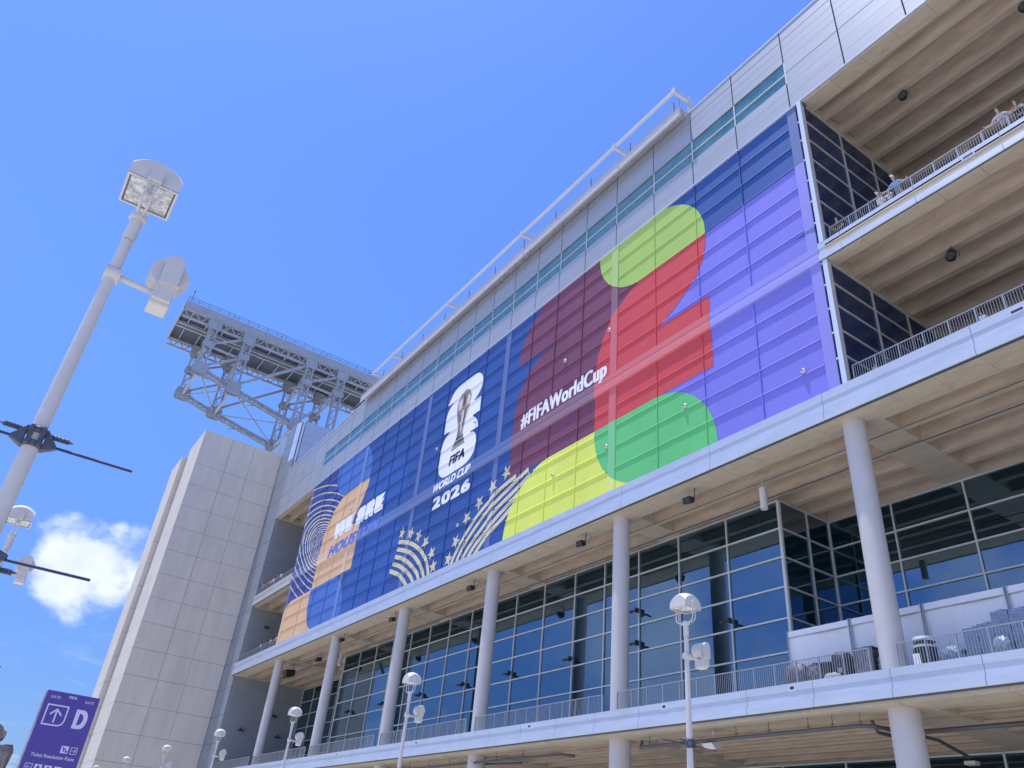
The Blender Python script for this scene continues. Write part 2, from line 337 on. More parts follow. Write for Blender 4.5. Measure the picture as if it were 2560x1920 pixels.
# soffits: edge beam, cross beams and tapering ribs ---------------------------------------
def soffit(zb, x0, x1, y1, ribs, crosses, depth=0.85, edge=(29.845, 31.5), name='soffit', y1b=None, m='soffit_concrete'):
    mb = MB(); mb.box(x0, x1, edge[0], y1, zb + depth, zb + depth + 0.2); st(mb, name, m)
    mb = MB(); step = 2.05; x = x0
    while x < x1 - 0.01:
        b = min(x + step, x1); d = random.choice([0, 0, 0.012, 0.02])
        mb.box(x + 0.006, b - 0.006, edge[0] + 0.02, edge[1], zb + d, zb + depth - 0.003); x = b
    st(mb, 'edge_beam', 'edge_concrete')
    bays = []; cx = sorted([c for c in crosses if x0 < c < x1]); e = [x0] + cx + [x1]
    for a, b in zip(e[:-1], e[1:]):
        bays.append((a + (0.95 if a in cx else 0), b - (0.95 if b in cx else 0)))
    for a, b in bays:
        mb = MB()
        for y in ribs:
            if y > y1: continue
            mb.box(a, b, y - 0.19, y + 0.19, zb + 0.02, zb + 0.13)
            mb.hexa([(a, y - 0.15, zb + 0.133), (b, y - 0.15, zb + 0.133), (b, y + 0.15, zb + 0.133), (a, y + 0.15, zb + 0.133), (a, y - 0.25, zb + depth - 0.002), (b, y - 0.25, zb + depth - 0.002), (b, y + 0.25, zb + depth - 0.002), (a, y + 0.25, zb + depth - 0.002)])
        st(mb, 'soffit_ribs', m)
    for c in cx:
        mb = MB(); mb.box(c - 0.95, c + 0.95, edge[1] + 0.004, y1 - 0.01, zb + 0.004, zb + depth - 0.004)
        st(mb, 'cross_beam', 'edge_concrete')
soffit(21.62, -112.4, 25, 40.6, [33.0, 34.75, 36.5, 38.25, 39.9], CROSS)
soffit(8.62, -112.4, 25, 41.5, [33.0, 34.75, 36.5, 38.25, 40.0], CROSS, depth=0.8, name='soffit')
soffit(31.12, -17.95, 25, 44, [32.3, 34.0, 35.8, 37.6, 39.4, 41.2], [-1.5], name='soffit', edge=(29.86, 30.7))
soffit(44.22, -17.95, 25, 44, [32.2, 33.95, 35.6, 37.4, 39.2, 41.0], [-1.5], name='soffit', edge=(30.05, 31.2))
soffit(30.92, -111.95, -97.9, 41, [32.3, 34.0, 35.8, 37.6, 39.4], [], name='soffit', edge=(29.86, 30.7))
soffit(44.22, -111.95, -97.9, 41, [32.1, 33.9, 35.6, 37.4, 39.2], [], name='soffit', edge=(30.05, 30.7))

# columns ---------------------------------------------------------------------------
for x in COLX:
    mb = MB(); mb.lathe((x, 30.9, 0), [(0.52, 9.93), (0.52, 21.66)], 40); st(mb, 'column', 'column_paint', smooth=True)
    mb = MB(); mb.lathe((x, 31.0, 0), [(0.60, 0.0), (0.60, 8.66)], 40); st(mb, 'column', 'column_paint', smooth=True)

# recessed glazing of the concourse --------------------------------------------------------
ROWS = [21.56, 19.86, 18.16, 16.47, 14.76, 13.0, 11.3, 9.95]
def glazing(p, q, rows, cols, name='glass_wall', gm='glass_dark', w=0.085, deep=0.09):
    """p,q: plan points; cols: fractions of the length"""
    p = Vector((p[0], p[1], 0)); q = Vector((q[0], q[1], 0)); d = q - p; n = Vector((d.y, -d.x, 0)).normalized(); L = d.length; d.normalize()
    mb = MB()
    for a, b in zip(cols[:-1], cols[1:]):
        for t, bo in zip(rows[:-1], rows[1:]):
            A = p + d * a; B = p + d * b
            j = random.uniform(-0.006, 0.006); j2 = random.uniform(-0.006, 0.006)
            mb.poly([(A + n * j) + Vector((0, 0, bo)), (B + n * j2) + Vector((0, 0, bo)), (B + n * -j) + Vector((0, 0, t)), (A - n * j2) + Vector((0, 0, t))])
    g_ = st(mb, name, gm)
    mb = MB()
    for c in cols:
        P = p + d * c + n * (deep / 2 + 0.012); ww = w * (1.7 if c in (cols[0], cols[-1]) else 1)
        mb.hexa([P + d * (s1 * ww / 2) + n * (s2 * deep / 2) + Vector((0, 0, z)) for z in (rows[-1], rows[0]) for s1, s2 in ((-1, -1), (1, -1), (1, 1), (-1, 1))])
    for z in rows:
        for a, b in zip(cols[:-1], cols[1:]):
            A = p + d * (a + w / 2) + n * (deep / 2 + 0.008); B = p + d * (b - w / 2) + n * (deep / 2 + 0.008)
            mb.hexa([Q + n * (s2 * (deep / 2 - 0.006)) + Vector((0, 0, zz)) for zz in (z - w / 2, z + w / 2) for Q, s2 in ((A, -1), (B, -1), (B, 1), (A, 1))])
    f = mb.build('glazing_frame', 'mullion', stadium)
    return g_
xs = [-26.75, -30.68, -34.73, -38.5, -42.05, -45.45, -49.28, -53.12, -56.6, -60.07, -63.87, -67.6, -71.4, -75.3, -79.2, -83.3, -87.5]
glazing((-26.75, 35.2), (-87.5, 35.2), ROWS, [-26.75 - x for x in xs][::1]) if False else None
xs.reverse()
glazing((-87.5, 35.2), (-26.75, 35.2), ROWS, [x + 87.5 for x in xs])
glazing((-26.75, 35.2), (-26.75, 39.75), ROWS, [0, 2.42, 4.55])
xi = [-26.75, -22.58, -18.42, -14.3, -10.2, -6.1, -2, 2.1, 6.2, 10.3, 14.4, 18.5, 22.6]
glazing((-26.75, 39.75), (22.6, 39.75), ROWS, [x + 26.75 for x in xi])
glazing((-87.5, 39.8), (-87.5, 35.2), ROWS, [0, 2.2, 4.6])
glazing((-112.3, 40.0), (-87.5, 40.0), ROWS, [0, 4.1, 8.2, 12.3, 16.4, 20.6, 24.8])
GR = [8.60, 7.0, 5.4, 3.8, 2.2, 0.1]
glazing((-112, 40.9), (22, 40.9), GR, [i * 4.18 for i in range(33)])
# headers above the recessed glass, and the service conduit clipped along the ribs
mb = MB(); mb.box(-87.5, -26.75, 35.22, 35.5, 21.60, 22.46); mb.box(-27.0, -26.77, 35.5, 39.75, 21.60, 22.46); mb.box(-26.76, 25, 39.78, 40.0, 21.60, 22.46)
mb.box(-112.3, 25, 40.93, 41.2, 8.58, 9.4); st(mb, 'glazing_header', 'edge_concrete')
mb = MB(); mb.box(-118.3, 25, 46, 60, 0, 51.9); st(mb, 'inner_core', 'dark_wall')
mb = MB(); mb.tube([(-112, 34.5, 21.5), (-22, 34.5, 21.5), (-21.4, 34.3, 21.45), (25, 34.3, 21.45)], 0.035, 8)
mb.tube([(-112, 32.75, 21.6), (25, 32.75, 21.6)], 0.02, 6); st(mb, 'conduit', 'pipe_iron')

# storey walls at the ends of the wrapped block ---------------------------------------------
glazing((-18.1, 30.15), (-18.1, 40.0), [44.2, 42.65, 40.98, 39.24, 37.5, 35.8, 34.1, 32.42], [0, 3.7, 7.1, 9.85], gm='glass_side')
glazing((-18.1, 30.15), (-18.1, 40.0), [31.1, 29.7, 28.2, 26.6, 25.0, 23.4], [0, 3.65, 7.0, 9.85], gm='glass_side')
mb = MB(); mb.box(-18.25, -17.98, 29.85, 30.14, 32.43, 44.24); mb.box(-18.25, -17.98, 29.85, 30.14, 23.21, 31.2); st(mb, 'corner_post', 'trim_metal')
mb = MB()
for z in UP + LOW + [32.5, 31.1, 23.3]: mb.box(-18.42, -18.25, 29.93, 30.02, z - 0.045, z + 0.045)
st(mb, 'corner_bar', 'trim_metal')
mb = MB(); mb.box(-18.42, -18.25, 30.03, 30.05, 32.45, 44.2); mb.box(-18.42, -18.25, 30.03, 30.05, 23.25, 31.15); st(mb, 'corner_glass', 'glass_side')
for z0, z1 in ((44.23, 45.0), (31.13, 31.95)):
    mb = MB(); mb.box(-18.3, -17.955, 30.2, 43.9, z0, z1); st(mb, 'end_beam', 'edge_concrete')
for z0, z1 in ((44.23, 45.0), (30.93, 31.75), (21.63, 22.4)):
    mb = MB(); mb.box(-112.38, -111.96, 30.2, 40, z0, z1); st(mb, 'end_beam', 'edge_concrete')
mb = MB(); mb.box(-97.62, -97.47, 30.0, 30.2, 23.22, 44.2); st(mb, 'corner_post', 'trim_metal')
mb = MB(); mb.box(-97.9, -97.63, 30.2, 40, 23.22, 44.2); st(mb, 'end_wall', 'grey_panel')
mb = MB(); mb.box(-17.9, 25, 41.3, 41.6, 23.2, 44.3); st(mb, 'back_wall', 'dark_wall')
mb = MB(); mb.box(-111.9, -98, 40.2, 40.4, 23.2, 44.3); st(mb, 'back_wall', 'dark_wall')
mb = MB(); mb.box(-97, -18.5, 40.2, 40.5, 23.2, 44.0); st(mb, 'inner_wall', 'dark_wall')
# faint structure inside the open balconies
mb = MB()
for x in (-14, -8, -2, 4):
    for z0, z1 in ((23.2, 31.1), (32.4, 44.2)): mb.box(x - 0.4, x + 0.4, 40.9, 41.29, z0, z1)
st(mb, 'pilasters', 'soffit_concrete')

# left return wall and the grey strip beside the precast tower
mb = MB(); mb.box(-112.9, -112.4, 30.3, 45, 9.9, 44.3); st(mb, 'return_wall', 'grey_panel')
mb = MB()
zs = [61.6, 57.9, 54.4, 51.27, 47.85, 44.4, 40.95, 37.5, 34.05, 30.6, 27.15, 23.7, 20.25, 16.8, 13.35, 9.9, 6.45, 3.0, 0.0]
for t, b in zip(zs[:-1], zs[1:]):
    x1 = -115.0 if b > 52 else -112.47
    mb.box(-118.52, x1 if b > 52 else -115.5, 29.99, 30.3, b + 0.03, t - 0.03)
    if b <= 52: mb.box(-115.44, x1, 29.99, 30.3, b + 0.03, t - 0.03)
st(mb, 'end_wall', 'grey_panel')
mb = MB(); mb.box(-118.7, -112.5, 30.04, 30.28, 0, 52.2); mb.box(-118.4, -115.05, 30.04, 30.28, 52.2, 61.5); st(mb, 'panel_joints', 'joint_and_shade')

# balustrades ---------------------------------------------------------------------------
def railing(x0, x1, y, z, h=1.05, pitch=0.118):
    mb = MB(); n = max(1, round((x1 - x0) / 1.22))
    mb.box(x0, x1, y - 0.025, y + 0.025, z + h - 0.04, z + h)
    mb.box(x0, x1, y - 0.015, y + 0.015, z + 0.07, z + 0.10)
    for i in range(n + 1):
        x = x0 + (x1 - x0) * i / n; mb.box(x - 0.025, x + 0.025, y - 0.03, y + 0.03, z, z + h - 0.04)
    m = int((x1 - x0) / pitch)
    for i in range(1, m):
        x = x0 + (x1 - x0) * i / m; mb.box(x - 0.009, x + 0.009, y - 0.009, y + 0.009, z + 0.1, z + h - 0.04)
    st(mb, 'railing', 'rail_steel')
cx = sorted(COLX)
for a, b in zip([-112.3] + cx, cx + [25]): railing(a + (0.62 if a in cx else 0), b - (0.62 if b in cx else 0), 30.2, 9.93)
railing(-17.75, -1, 30.25, 32.43); railing(-0.9, 24, 30.25, 32.43)
railing(-17.75, -1, 30.15, 23.21); railing(-0.9, 24, 30.15, 23.21)
def glassrail(x0, x1, y, z):
    mb = MB(); mb.box(x0, x1, y - 0.02, y + 0.02, z + 1.03, z + 1.07); k = int((x1 - x0) / 1.5)
    for i in range(k + 1):
        x = x0 + (x1 - x0) * i / k; mb.box(x - 0.02, x + 0.02, y - 0.02, y + 0.02, z, z + 1.03)
    for i in range(int((x1 - x0) / 0.12)):
        x = x0 + i * 0.12; mb.box(x - 0.007, x + 0.007, y - 0.007, y + 0.007, z + 0.05, z + 1.03)
    st(mb, 'railing', 'rail_steel')
glassrail(-111.9, -97.9, 30.25, 32.37); glassrail(-111.9, -97.9, 30.15, 23.21)

# fascia vents
def vent(x, y, z, w=0.34):
    mb = MB(); mb.box(x - w / 2, x + w / 2, y - 0.03, y + 0.05, z - 0.12, z + 0.12, 'trim_metal'); mb.box(x - w / 2 + 0.06, x + w / 2 - 0.06, y - 0.034, y - 0.028, z - 0.06, z + 0.07, 'dark_metal')
    st(mb, 'scupper')
for x in (-22.86, -30.73, -42.45, -57.0, -71.7, -83.65): vent(x, Y0 - 0.235, 9.72)
vent(-10.09, Y0 - 0.235, 22.9, 0.6); vent(-10.07, Y0 - 0.115, 32.15, 0.6)
# flood lights clipped to the glazing posts
def flood(x, y, z, nx=0):
    mb = MB(); mb.box(x - 0.05, x + 0.05, y - 0.30, y, z - 0.02, z + 0.22)
    mb.hexa([(x - 0.42, y - 0.55, z - 0.12), (x - 0.10, y - 0.50, z - 0.06), (x - 0.10, y - 0.20, z - 0.02), (x - 0.42, y - 0.25, z - 0.08), (x - 0.42, y - 0.55, z - 0.04), (x - 0.1, y - 0.5, z + 0.03), (x - 0.1, y - 0.2, z + 0.07), (x - 0.42, y - 0.25, z + 0.0)])
    mb.hexa([(x + 0.06, y - 0.60, z - 0.16), (x + 0.36, y - 0.62, z - 0.26), (x + 0.36, y - 0.28, z - 0.2), (x + 0.06, y - 0.26, z - 0.1), (x + 0.06, y - 0.6, z - 0.06), (x + 0.36, y - 0.62, z - 0.16), (x + 0.36, y - 0.28, z - 0.1), (x + 0.06, y - 0.26, z)])
    st(mb, 'flood_light', 'dark_metal')
for x in (-30.68, -38.5, -45.45, -53.12, -60.07, -67.6, -75.3, -83.3): flood(x, 35.1, 15.2)
for x in (-38.5, -71.4): flood(x, 35.1, 17.3)
for y, z in ((32.55, 15.2), (36.5, 17.55), (37.6, 15.1), (32.5, 28.5)):
    mb = MB(); mb.box(-112.38, -112.1, y - 0.06, y + 0.06, z, z + 0.3); mb.box(-112.1, -111.6, y - 0.35, y + 0.35, z - 0.1, z + 0.05); st(mb, 'flood_light', 'dark_metal')
# pipework under the lowest soffit
mb = MB()
mb.tube([(-33.6, 30.9, 8.5), (-33.6, 30.8, 8.12), (-33.3, 30.5, 8.1), (-24.8, 30.4, 8.1), (-20.4, 30.4, 8.1), (-19.9, 30.7, 8.1), (-19.6, 32.1, 8.1), (-19.3, 32.5, 8.1), (25, 32.5, 8.1)], 0.085, 12)
mb.tube([(-20.5, 31.6, 8.5), (-20.5, 31.9, 8.1), (-20.3, 32.9, 8.05), (-19.3, 33.0, 8.05), (-19.2, 34.0, 8.05), (-20.3, 38.3, 8.05)], 0.075, 12)
mb.tube([(-112, 30.6, 8.15), (-41, 30.6, 8.15), (-40.5, 30.9, 8.2), (-40.2, 31.6, 8.2)], 0.08, 12)
mb.tube([(-50.1, 30.8, 8.2), (-49.8, 31.6, 8.2), (-46.5, 32.2, 8.2)], 0.07, 12)
for x in list(range(-110, -42, 3)) + [-32.6, -29.8, -26.8, -24.9, -22.8, -21.6, -20.3]:
    mb.bar((x, 30.5, 8.15), (x, 30.5, 8.62), 0.02); mb.tube([(x, 30.38, 8.2), (x, 30.44, 8.3), (x, 30.5, 8.34), (x, 30.56, 8.3), (x, 30.62, 8.2)], 0.012, 5)
st(mb, 'drain_pipe', 'pipe_iron', smooth=True)
mb = MB(); mb.hexa([(-28.7, 30.5, 7.7), (-28.0, 30.4, 7.7), (-28.0, 30.9, 7.8), (-28.7, 31.0, 7.8), (-28.8, 30.3, 7.95), (-28.1, 30.2, 7.95), (-28.1, 30.8, 8.05), (-28.8, 30.9, 8.05)]); mb.bar((-28.4, 30.7, 8.0), (-28.4, 30.7, 8.6), 0.05)
st(mb, 'box_light', 'lamp_white')
mb = MB(); mb.box(-20.55, -20.05, 38.2, 38.6, 7.75, 7.9); st(mb, 'box_light', 'lamp_white')
# cylinder down-lights
mb = MB(); mb.tube([(-25.45, 32.3, 19.72), (-25.45, 32.3, 20.95)], 0.20, 24); mb.tube([(-25.45, 32.3, 20.95), (-25.45, 32.3, 21.7)], 0.015, 6); st(mb, 'cylinder_light', 'lamp_white', smooth=True)
mb = MB(); mb.tube([(-82.9, 32.9, 20.7), (-82.4, 32.5, 19.4)], 0.19, 20); mb.tube([(-82.6, 33.0, 20.3), (-82.6, 33.2, 21.65)], 0.03, 6); st(mb, 'cylinder_light', 'lamp_white', smooth=True)
# loudspeakers
def speaker(x, y, z, s=1.0, top=None):
    mb = MB(); w = 0.36 * s; d = 0.34 * s; h = 0.30 * s
    mb.hexa([(x - w, y - d * 0.7, z - h), (x + w, y - d * 0.7, z - h), (x + w * 0.55, y + d, z - h * 0.2), (x - w * 0.55, y + d, z - h * 0.2), (x - w, y - d, z + h * 0.6), (x + w, y - d, z + h * 0.6), (x + w * 0.55, y + d * 0.9, z + h), (x - w * 0.55, y + d * 0.9, z + h)])
    mb.bar((x + w, y, z), (x + w + 0.12, y, z + 0.05), 0.05); mb.bar((x + w + 0.12, y, z - 0.1), (x + w + 0.12, y + 0.05, top or z + 1.0), 0.035)
    mb.tube([(x + w + 0.12, y, z + 0.3), (x + w + 0.35, y + 0.1, z - 0.1), (x + w + 0.3, y + 0.4, z + 0.6)], 0.012, 5)
    return st(mb, 'loudspeaker', 'speaker_black', bevel=0.03)
for x in (-29.4, -39.25, -53.2, -66.9, -78.4): speaker(x, 30.7, 20.95, 0.8, 21.63)
speaker(-89.3, 32.7, 20.95, 1.0, 21.7); speaker(-98.1, 32.6, 20.5, 1.9, 21.7)
def roundspeaker(x, y, z, top):
    mb = MB(); mb.tube([(x, y - 0.12, z - 0.30), (x, y - 0.02, z - 0.24), (x, y + 0.22, z + 0.18)], [0.14, 0.27, 0.24], 20); mb.bar((x, y + 0.2, z + 0.1), (x, y + 0.35, top), 0.04); mb.tube([(x + 0.2, y + 0.1, z), (x + 0.3, y + 0.3, z - 0.2), (x + 0.25, y + 0.5, z + 0.4)], 0.012, 5)
    st(mb, 'loudspeaker', 'speaker_black', smooth=True)
roundspeaker(-13.67, 33.7, 43.6, 44.4); roundspeaker(-6.6, 33.6, 43.6, 44.4); roundspeaker(-13.45, 33.5, 30.5, 31.3)

# roof gantry (window-cleaning track) --------------------------------------------------------
gan = thing('roof_gantry', (-55, 29, 52), 'long white steel rail gantry with cable railing running along the roof edge', 'gantry')
mb = MB()
mb.box(-84.5, -27.37, 29.15, 29.30, 51.72, 52.55); mb.box(-84.5, -27.37, 29.11, 29.15, 52.47, 52.57)
mb.build('edge_beam', 'white_steel', gan)
mb = MB(); mb.box(-84.5, -27.37, 29.305, 30.3, 52.46, 52.54)
x = -84
while x < -28: mb.box(x, x + 0.12, 29.31, 30.2, 52.405, 52.455); x += 2.4
mb.build('walkway', 'white_steel', gan)
mb = MB(); mb.box(-81.3, -27.5, 28.82, 29.0, 54.36, 54.66); mb.build('top_rail', 'white_steel', gan)
for x in (-27.65, -34.7, -48.3, -62.5, -75.7, -81.1):
    mb = MB(); mb.hexa([(x - .13, 29.0, 54.3), (x + .13, 29.0, 54.3), (x + .13, 30.75, 54.45), (x - .13, 30.75, 54.45), (x - .13, 29.0, 54.62), (x + .13, 29.0, 54.62), (x + .13, 30.75, 54.8), (x - .13, 30.75, 54.8)])
    mb.box(x - 0.17, x + 0.17, 28.78, 29.02, 54.28, 54.78)
    mb.box(x - 0.12, x + 0.12, 30.45, 30.70, 52.41, 55.0); mb.build('bracket', 'white_steel', gan, bevel=0.02)
mb = MB(); x = -83.3
while x < -27.4: mb.bar((x, 29.2, 52.55), (x, 29.15, 53.66), 0.05); x += 5.03
mb.build('rail_posts', 'pipe_iron', gan)
mb = MB()
for k in range(5): mb.tube([(-84.3, 29.18, 52.76 + k * 0.2), (-27.4, 29.18, 52.76 + k * 0.2)], 0.012, 4)
mb.tube([(-27.4, 29.15, 53.6), (-27.4, 30.3, 53.6)], 0.03, 6); mb.tube([(-27.4, 29.15, 52.55), (-27.4, 29.15, 53.6)], 0.03, 6)
mb.build('cables', 'rail_steel', gan)
mb = MB(); mb.tube([(-84.2, 29.62, 52.42), (-28, 29.62, 52.42)], 0.04, 6); mb.tube([(-84.2, 29.45, 52.40), (-28, 29.45, 52.40)], 0.03, 6)
x = -83
while x < -29: mb.box(x, x + 1.1, 29.38, 29.43, 52.2, 52.4); x += 3.9
mb.build('track_pipes', 'white_steel', gan)

# ------------------------------------------------------------------ precast tower
tower = thing('stair_tower', (-123, 24, 0), 'tall windowless tower of square grey-beige concrete panels at the far left end of the stadium', 'tower')
zz = [57.1, 51.28, 47.85, 44.4, 40.98, 37.5, 34.0, 30.6, 27.15, 23.7, 20.25, 16.8, 13.35, 9.9, 6.45, 3.0, 0.0]
gj = 0.018
def slab(mb, x, y0, y1, z0, z1, back=0.25): mb.box(x - back, x, y0 + gj, y1 - gj, z0 + gj, z1 - gj)
mb = MB()
for t, b in zip(zz[:-1], zz[1:]):
    slab(mb, -118.49, 17.38, 21.82, b, t); slab(mb, -118.56, 21.82, 25.42, b, t); slab(mb, -118.49, 25.42, 29.96, b, t)
mb.build('panel_wall', 'precast', tower)
mb = MB()
for t, b in zip(zz[:-1], zz[1:]): mb.box(-127.55, -118.75, 17.40, 17.6, b + gj, t - gj)
mb.build('panel_wall', 'precast', tower)
mb = MB(); mb.box(-127.5, -118.62, 17.5, 30.1, 0, 57.0); mb.build('joint_core', 'tower_joint', tower)
mb = MB()
for t, b in zip([55.6] + zz[1:-1], zz[1:]): mb.box(-134.6, -128.05, 16.62, 16.8, b + gj, t - gj); mb.box(-128.05, -127.87, 16.62, 29, b + gj, t - gj)
mb.box(-134.5, -128.1, 16.85, 29.5, 0, 55.5)
mb.build('rear_wall', 'precast', tower)

# pale grey rooftop block behind
blk = thing('rooftop_block', (-125, 40, 45), 'pale blue-grey metal clad block rising behind the concrete tower', 'building')
mb = MB(); Z = [61.6, 57.9, 54.4, 50.9, 47.5]
for t, b in zip(Z[:-1], Z[1:]):
    mb.hexa([(-114.85, 30.05, b + .03), (-112.82, 30.55, b + .03), (-112.9, 30.8, b + .03), (-114.9, 30.35, b + .03), (-114.85, 30.05, t - .03), (-112.82, 30.55, t - .03), (-112.9, 30.8, t - .03), (-114.9, 30.35, t - .03)])
mb.build('corner_panel', 'trim_metal', blk)
mb = MB(); 
for t, b in zip(Z[:-1], Z[1:]):
    for q in range(3):
        t1 = t - (t - b) * q / 3; t0 = t - (t - b) * (q + 1) / 3
        mb.hexa([(-113.0, 30.9, t0 + .012), (-112.82, 30.9, t0 + .012), (-112.82, 50, t0 + .012), (-113.0, 50, t0 + .012), (-113.0, 30.9, t1), (-112.86, 30.9, t1), (-112.86, 50, t1), (-113.0, 50, t1)])
mb.build('side_wall', 'block_panel', blk)
mb = MB()
for t, b in zip(Z[:-1], Z[1:]): mb.box(-131, -122.6, 30.35, 30.6, b + .03, t - .03); mb.box(-122.54, -118.5, 30.35, 30.6, b + .03, t - .03); mb.box(-140, -131.06, 30.35, 30.6, b + .03, t - .03)
mb.build('front_wall', 'block_panel', blk)
mb = MB(); mb.box(-139.9, -113.05, 30.65, 49.9, 45, 61.5); mb.box(-114.9, -113.05, 30.4, 30.9, 45, 61.4); mb.build('wall_core', 'joint_and_shade', blk)

# ------------------------------------------------------------------ roof track truss
tr = thing('roof_truss', (-156, 35, 60), 'huge grey steel lattice truss with a railed deck jutting out past the roof', 'truss')
XN, XF = -150.0, -163.5; YV = [16.9, 24.4, 38.7, 46.3, 60.0, 74.0]; ZB = [84.0, 82.2, 79.3, 78.4, 77.0, 76.5]
def laced(mb, p, q, w, cw, lean=(0, 1, 0), n=None):
    """box member: four corner chords with zig-zag lacing"""
    p = Vector(p); q = Vector(q); d = (q - p); L = d.length; d.normalize(); u = Vector(lean); u = (u - d * u.dot(d)).normalized(); v = d.cross(u).normalized()
    C4 = [(a, b) for a in (-1, 1) for b in (-1, 1)]
    for a, b in C4: o = u * a * w / 2 + v * b * w * 0.35; mb.bar(p + o, q + o, cw)
    n = n or max(2, int(L / (w * 1.1)))
    for b in (-1, 1):
        for i in range(n):
            s = 1 if i % 2 else -1; A = p + d * (L * i / n) + u * s * w / 2 + v * b * w * 0.35; B = p + d * (L * (i + 1) / n) - u * s * w / 2 + v * b * w * 0.35; mb.bar(A, B, cw * 0.6)
for XX, nm in ((XN, 'near'), (XF, 'far')):
    mb = MB()
    for a, b, za, zb in zip(YV[:-1], YV[1:], ZB[:-1], ZB[1:]): laced(mb, (XX, a, za), (XX, b, zb), 0.95, 0.22, (0, 0, 1))
    mb.build('bottom_chord', 'truss_steel', tr)
    for y, zb in zip(YV, ZB):
        mb = MB(); laced(mb, (XX, y, zb), (XX, y, 95.6), 1.5, 0.26); mb.build('vertical', 'truss_steel', tr)
        def gus(y, z, w, h):
            g_ = MB(); g_.tube([(XX - 0.75, y, z), (XX + 0.75, y, z)], 1, 4) if False else None
            P = [(-w, -h * .55), (-w * .7, -h), (w * .7, -h), (w, -h * .55), (w, h * .7), (w * .6, h), (-w * .8, h), (-w, h * .5)]
            for e in (XX - 0.62, XX + 0.52):
                A = [(e, y + a, z + b) for a, b in P]; B = [(e + 0.1, y + a, z + b) for a, b in P]
                g_.poly(A[::-1]); g_.poly(B)
                for i in range(8): g_.poly([A[i], A[(i + 1) % 8], B[(i + 1) % 8], B[i]])
            g_.build('gusset_plate', 'truss_steel', tr)
        gus(y, zb + 0.3, 1.5, 1.35); gus(y, 95.2, 1.35, 1.35 if y != 24.4 else 1.8); gus(y, 90.2, 1.2, 0.75)
    mb = MB()
    for i, (a, b) in enumerate(zip(YV[:-1], YV[1:])):
        za, zb = ZB[i], ZB[i + 1]
        if b - a < 9:
            mb.bar((XX, a, 90.4), (XX, b, 95.0), 0.42); mb.bar((XX, a, za + 0.8), (XX, b, 90.2), 0.42); mb.bar((XX, a, 90.0), (XX, b, 89.8), 0.38)
            mb.bar((XX, a + .3, za + 1), (XX, (a + b) / 2 + 1, (za + zb) / 2), 0.28)
        else:
            mb.bar((XX, a, za + 1.2), (XX, b, 95.0), 0.5); m_ = (a + b) / 2; mb.bar((XX, m_, (za + zb) / 2 + .3), (XX, a + 0.5, (za + zb) / 2 + 1.6), 0.26); mb.bar((XX, m_ + .5, (za + zb) / 2 - .2), (XX, b - 1, zb + 0.6), 0.26)
            mb.bar((XX, m_, (za + zb) / 2 + .3), (XX, m_ - 3.5, (za + zb) / 2 - .8), 0.2)
    mb.build('diagonal', 'truss_steel', tr)
    # shallow top chord truss under the deck edge
    mb = MB(); y = 10.2
    mb.bar((XX, 10.2, 94.6), (XX, 75, 94.6), 0.38); mb.bar((XX, 10.2, 96.4), (XX, 75, 96.4), 0.38); k = 0
    while y < 74: mb.bar((XX, y, 94.6 if k % 2 else 96.3), (XX, y + 1.25, 96.3 if k % 2 else 94.6), 0.20); y += 1.25; k += 1
    mb.build('top_chord', 'truss_steel', tr)
for y, zb in zip(YV, ZB):
    mb = MB()
    mb.bar((XN, y, zb), (XF, y, zb), 0.5); mb.bar((XN, y, 89.9), (XF, y, 94.9), 0.38); mb.bar((XF, y, 89.9), (XN, y, 94.9), 0.38); mb.bar((XN, y, 90), (XF, y, 90), 0.35)
    mb.build('cross_bracing', 'truss_steel', tr)
mb = MB()
for a, b, za, zb in zip(YV[:-1], YV[1:], ZB[:-1], ZB[1:]): mb.bar((XN, a, za), (XF, b, zb), 0.24); mb.bar((XF, a, za), (XN, b, zb), 0.24)
mb.build('plan_bracing', 'truss_steel', tr)
# deck: corrugated underside, joists, twin track girders, bright rim
mb = MB(); y = 10.25
mb.box(XF - 1.2, XN + 0.7, 10.2, 75, 97.2, 97.5)
while y < 75: mb.box(XF - 1.1, XN + 0.2, y, y + 0.22, 97.08, 97.2); y += 0.44
mb.build('deck', 'deck_steel', tr)
mb = MB(); y = 12.2
while y < 75: mb.bar((XF - 0.5, y, 96.85), (XN, y, 96.85), 0.22, 0.4); y += 3.6
for x in (-156.0, -157.4): mb.bar((x, 10.3, 96.6), (x, 75, 96.6), 0.45, 0.7)
mb.build('joists', 'truss_steel', tr)
mb = MB(); mb.box(XN + 0.2, XN + 0.75, 10.0, 75, 96.2, 98.1); mb.box(XF - 1.3, XF - 0.9, 10.0, 75, 96.4, 98.1); mb.box(XF - 1.3, XN + 0.7, 9.9, 10.18, 96.2, 97.8)
mb.build('rim_beam', 'truss_steel', tr)
mb = MB(); y = 10.2; k = 0
while y < 75:
    mb.bar((XN + 0.6, y, 98.1), (XN + 0.6, y, 99.25), 0.07); y += 2.15; k += 1
    if k % 5 == 0: mb.bar((XN + 0.6, y - 1.0, 98.1), (XN + 0.6, y - 1.0, 99.25), 0.07); mb.bar((XN + .6, y - 1.3, 98.6), (XN + .6, y - 0.2, 98.6), 0.06)
for z in (98.65, 99.22): mb.bar((XN + 0.6, 10.2, z), (XN + 0.6, 75, z), 0.07)
mb.build('railing', 'pipe_iron', tr)
mb = MB(); mb.tube([(XN, 10.9, 98.2), (XN, 10.9, 101.4)], 0.06, 6); mb.tube([(XN, 10.9, 101.0), (XN, 10.9, 101.4)], 0.13, 8); mb.build('antenna', 'pipe_iron', tr)

# ------------------------------------------------------------------ ground
mb = MB(); mb.box(-1500, 1500, -1500, 1500, -0.5, 0.0); g_ = mb.build('ground', 'paving'); tag(g_, kind='structure')

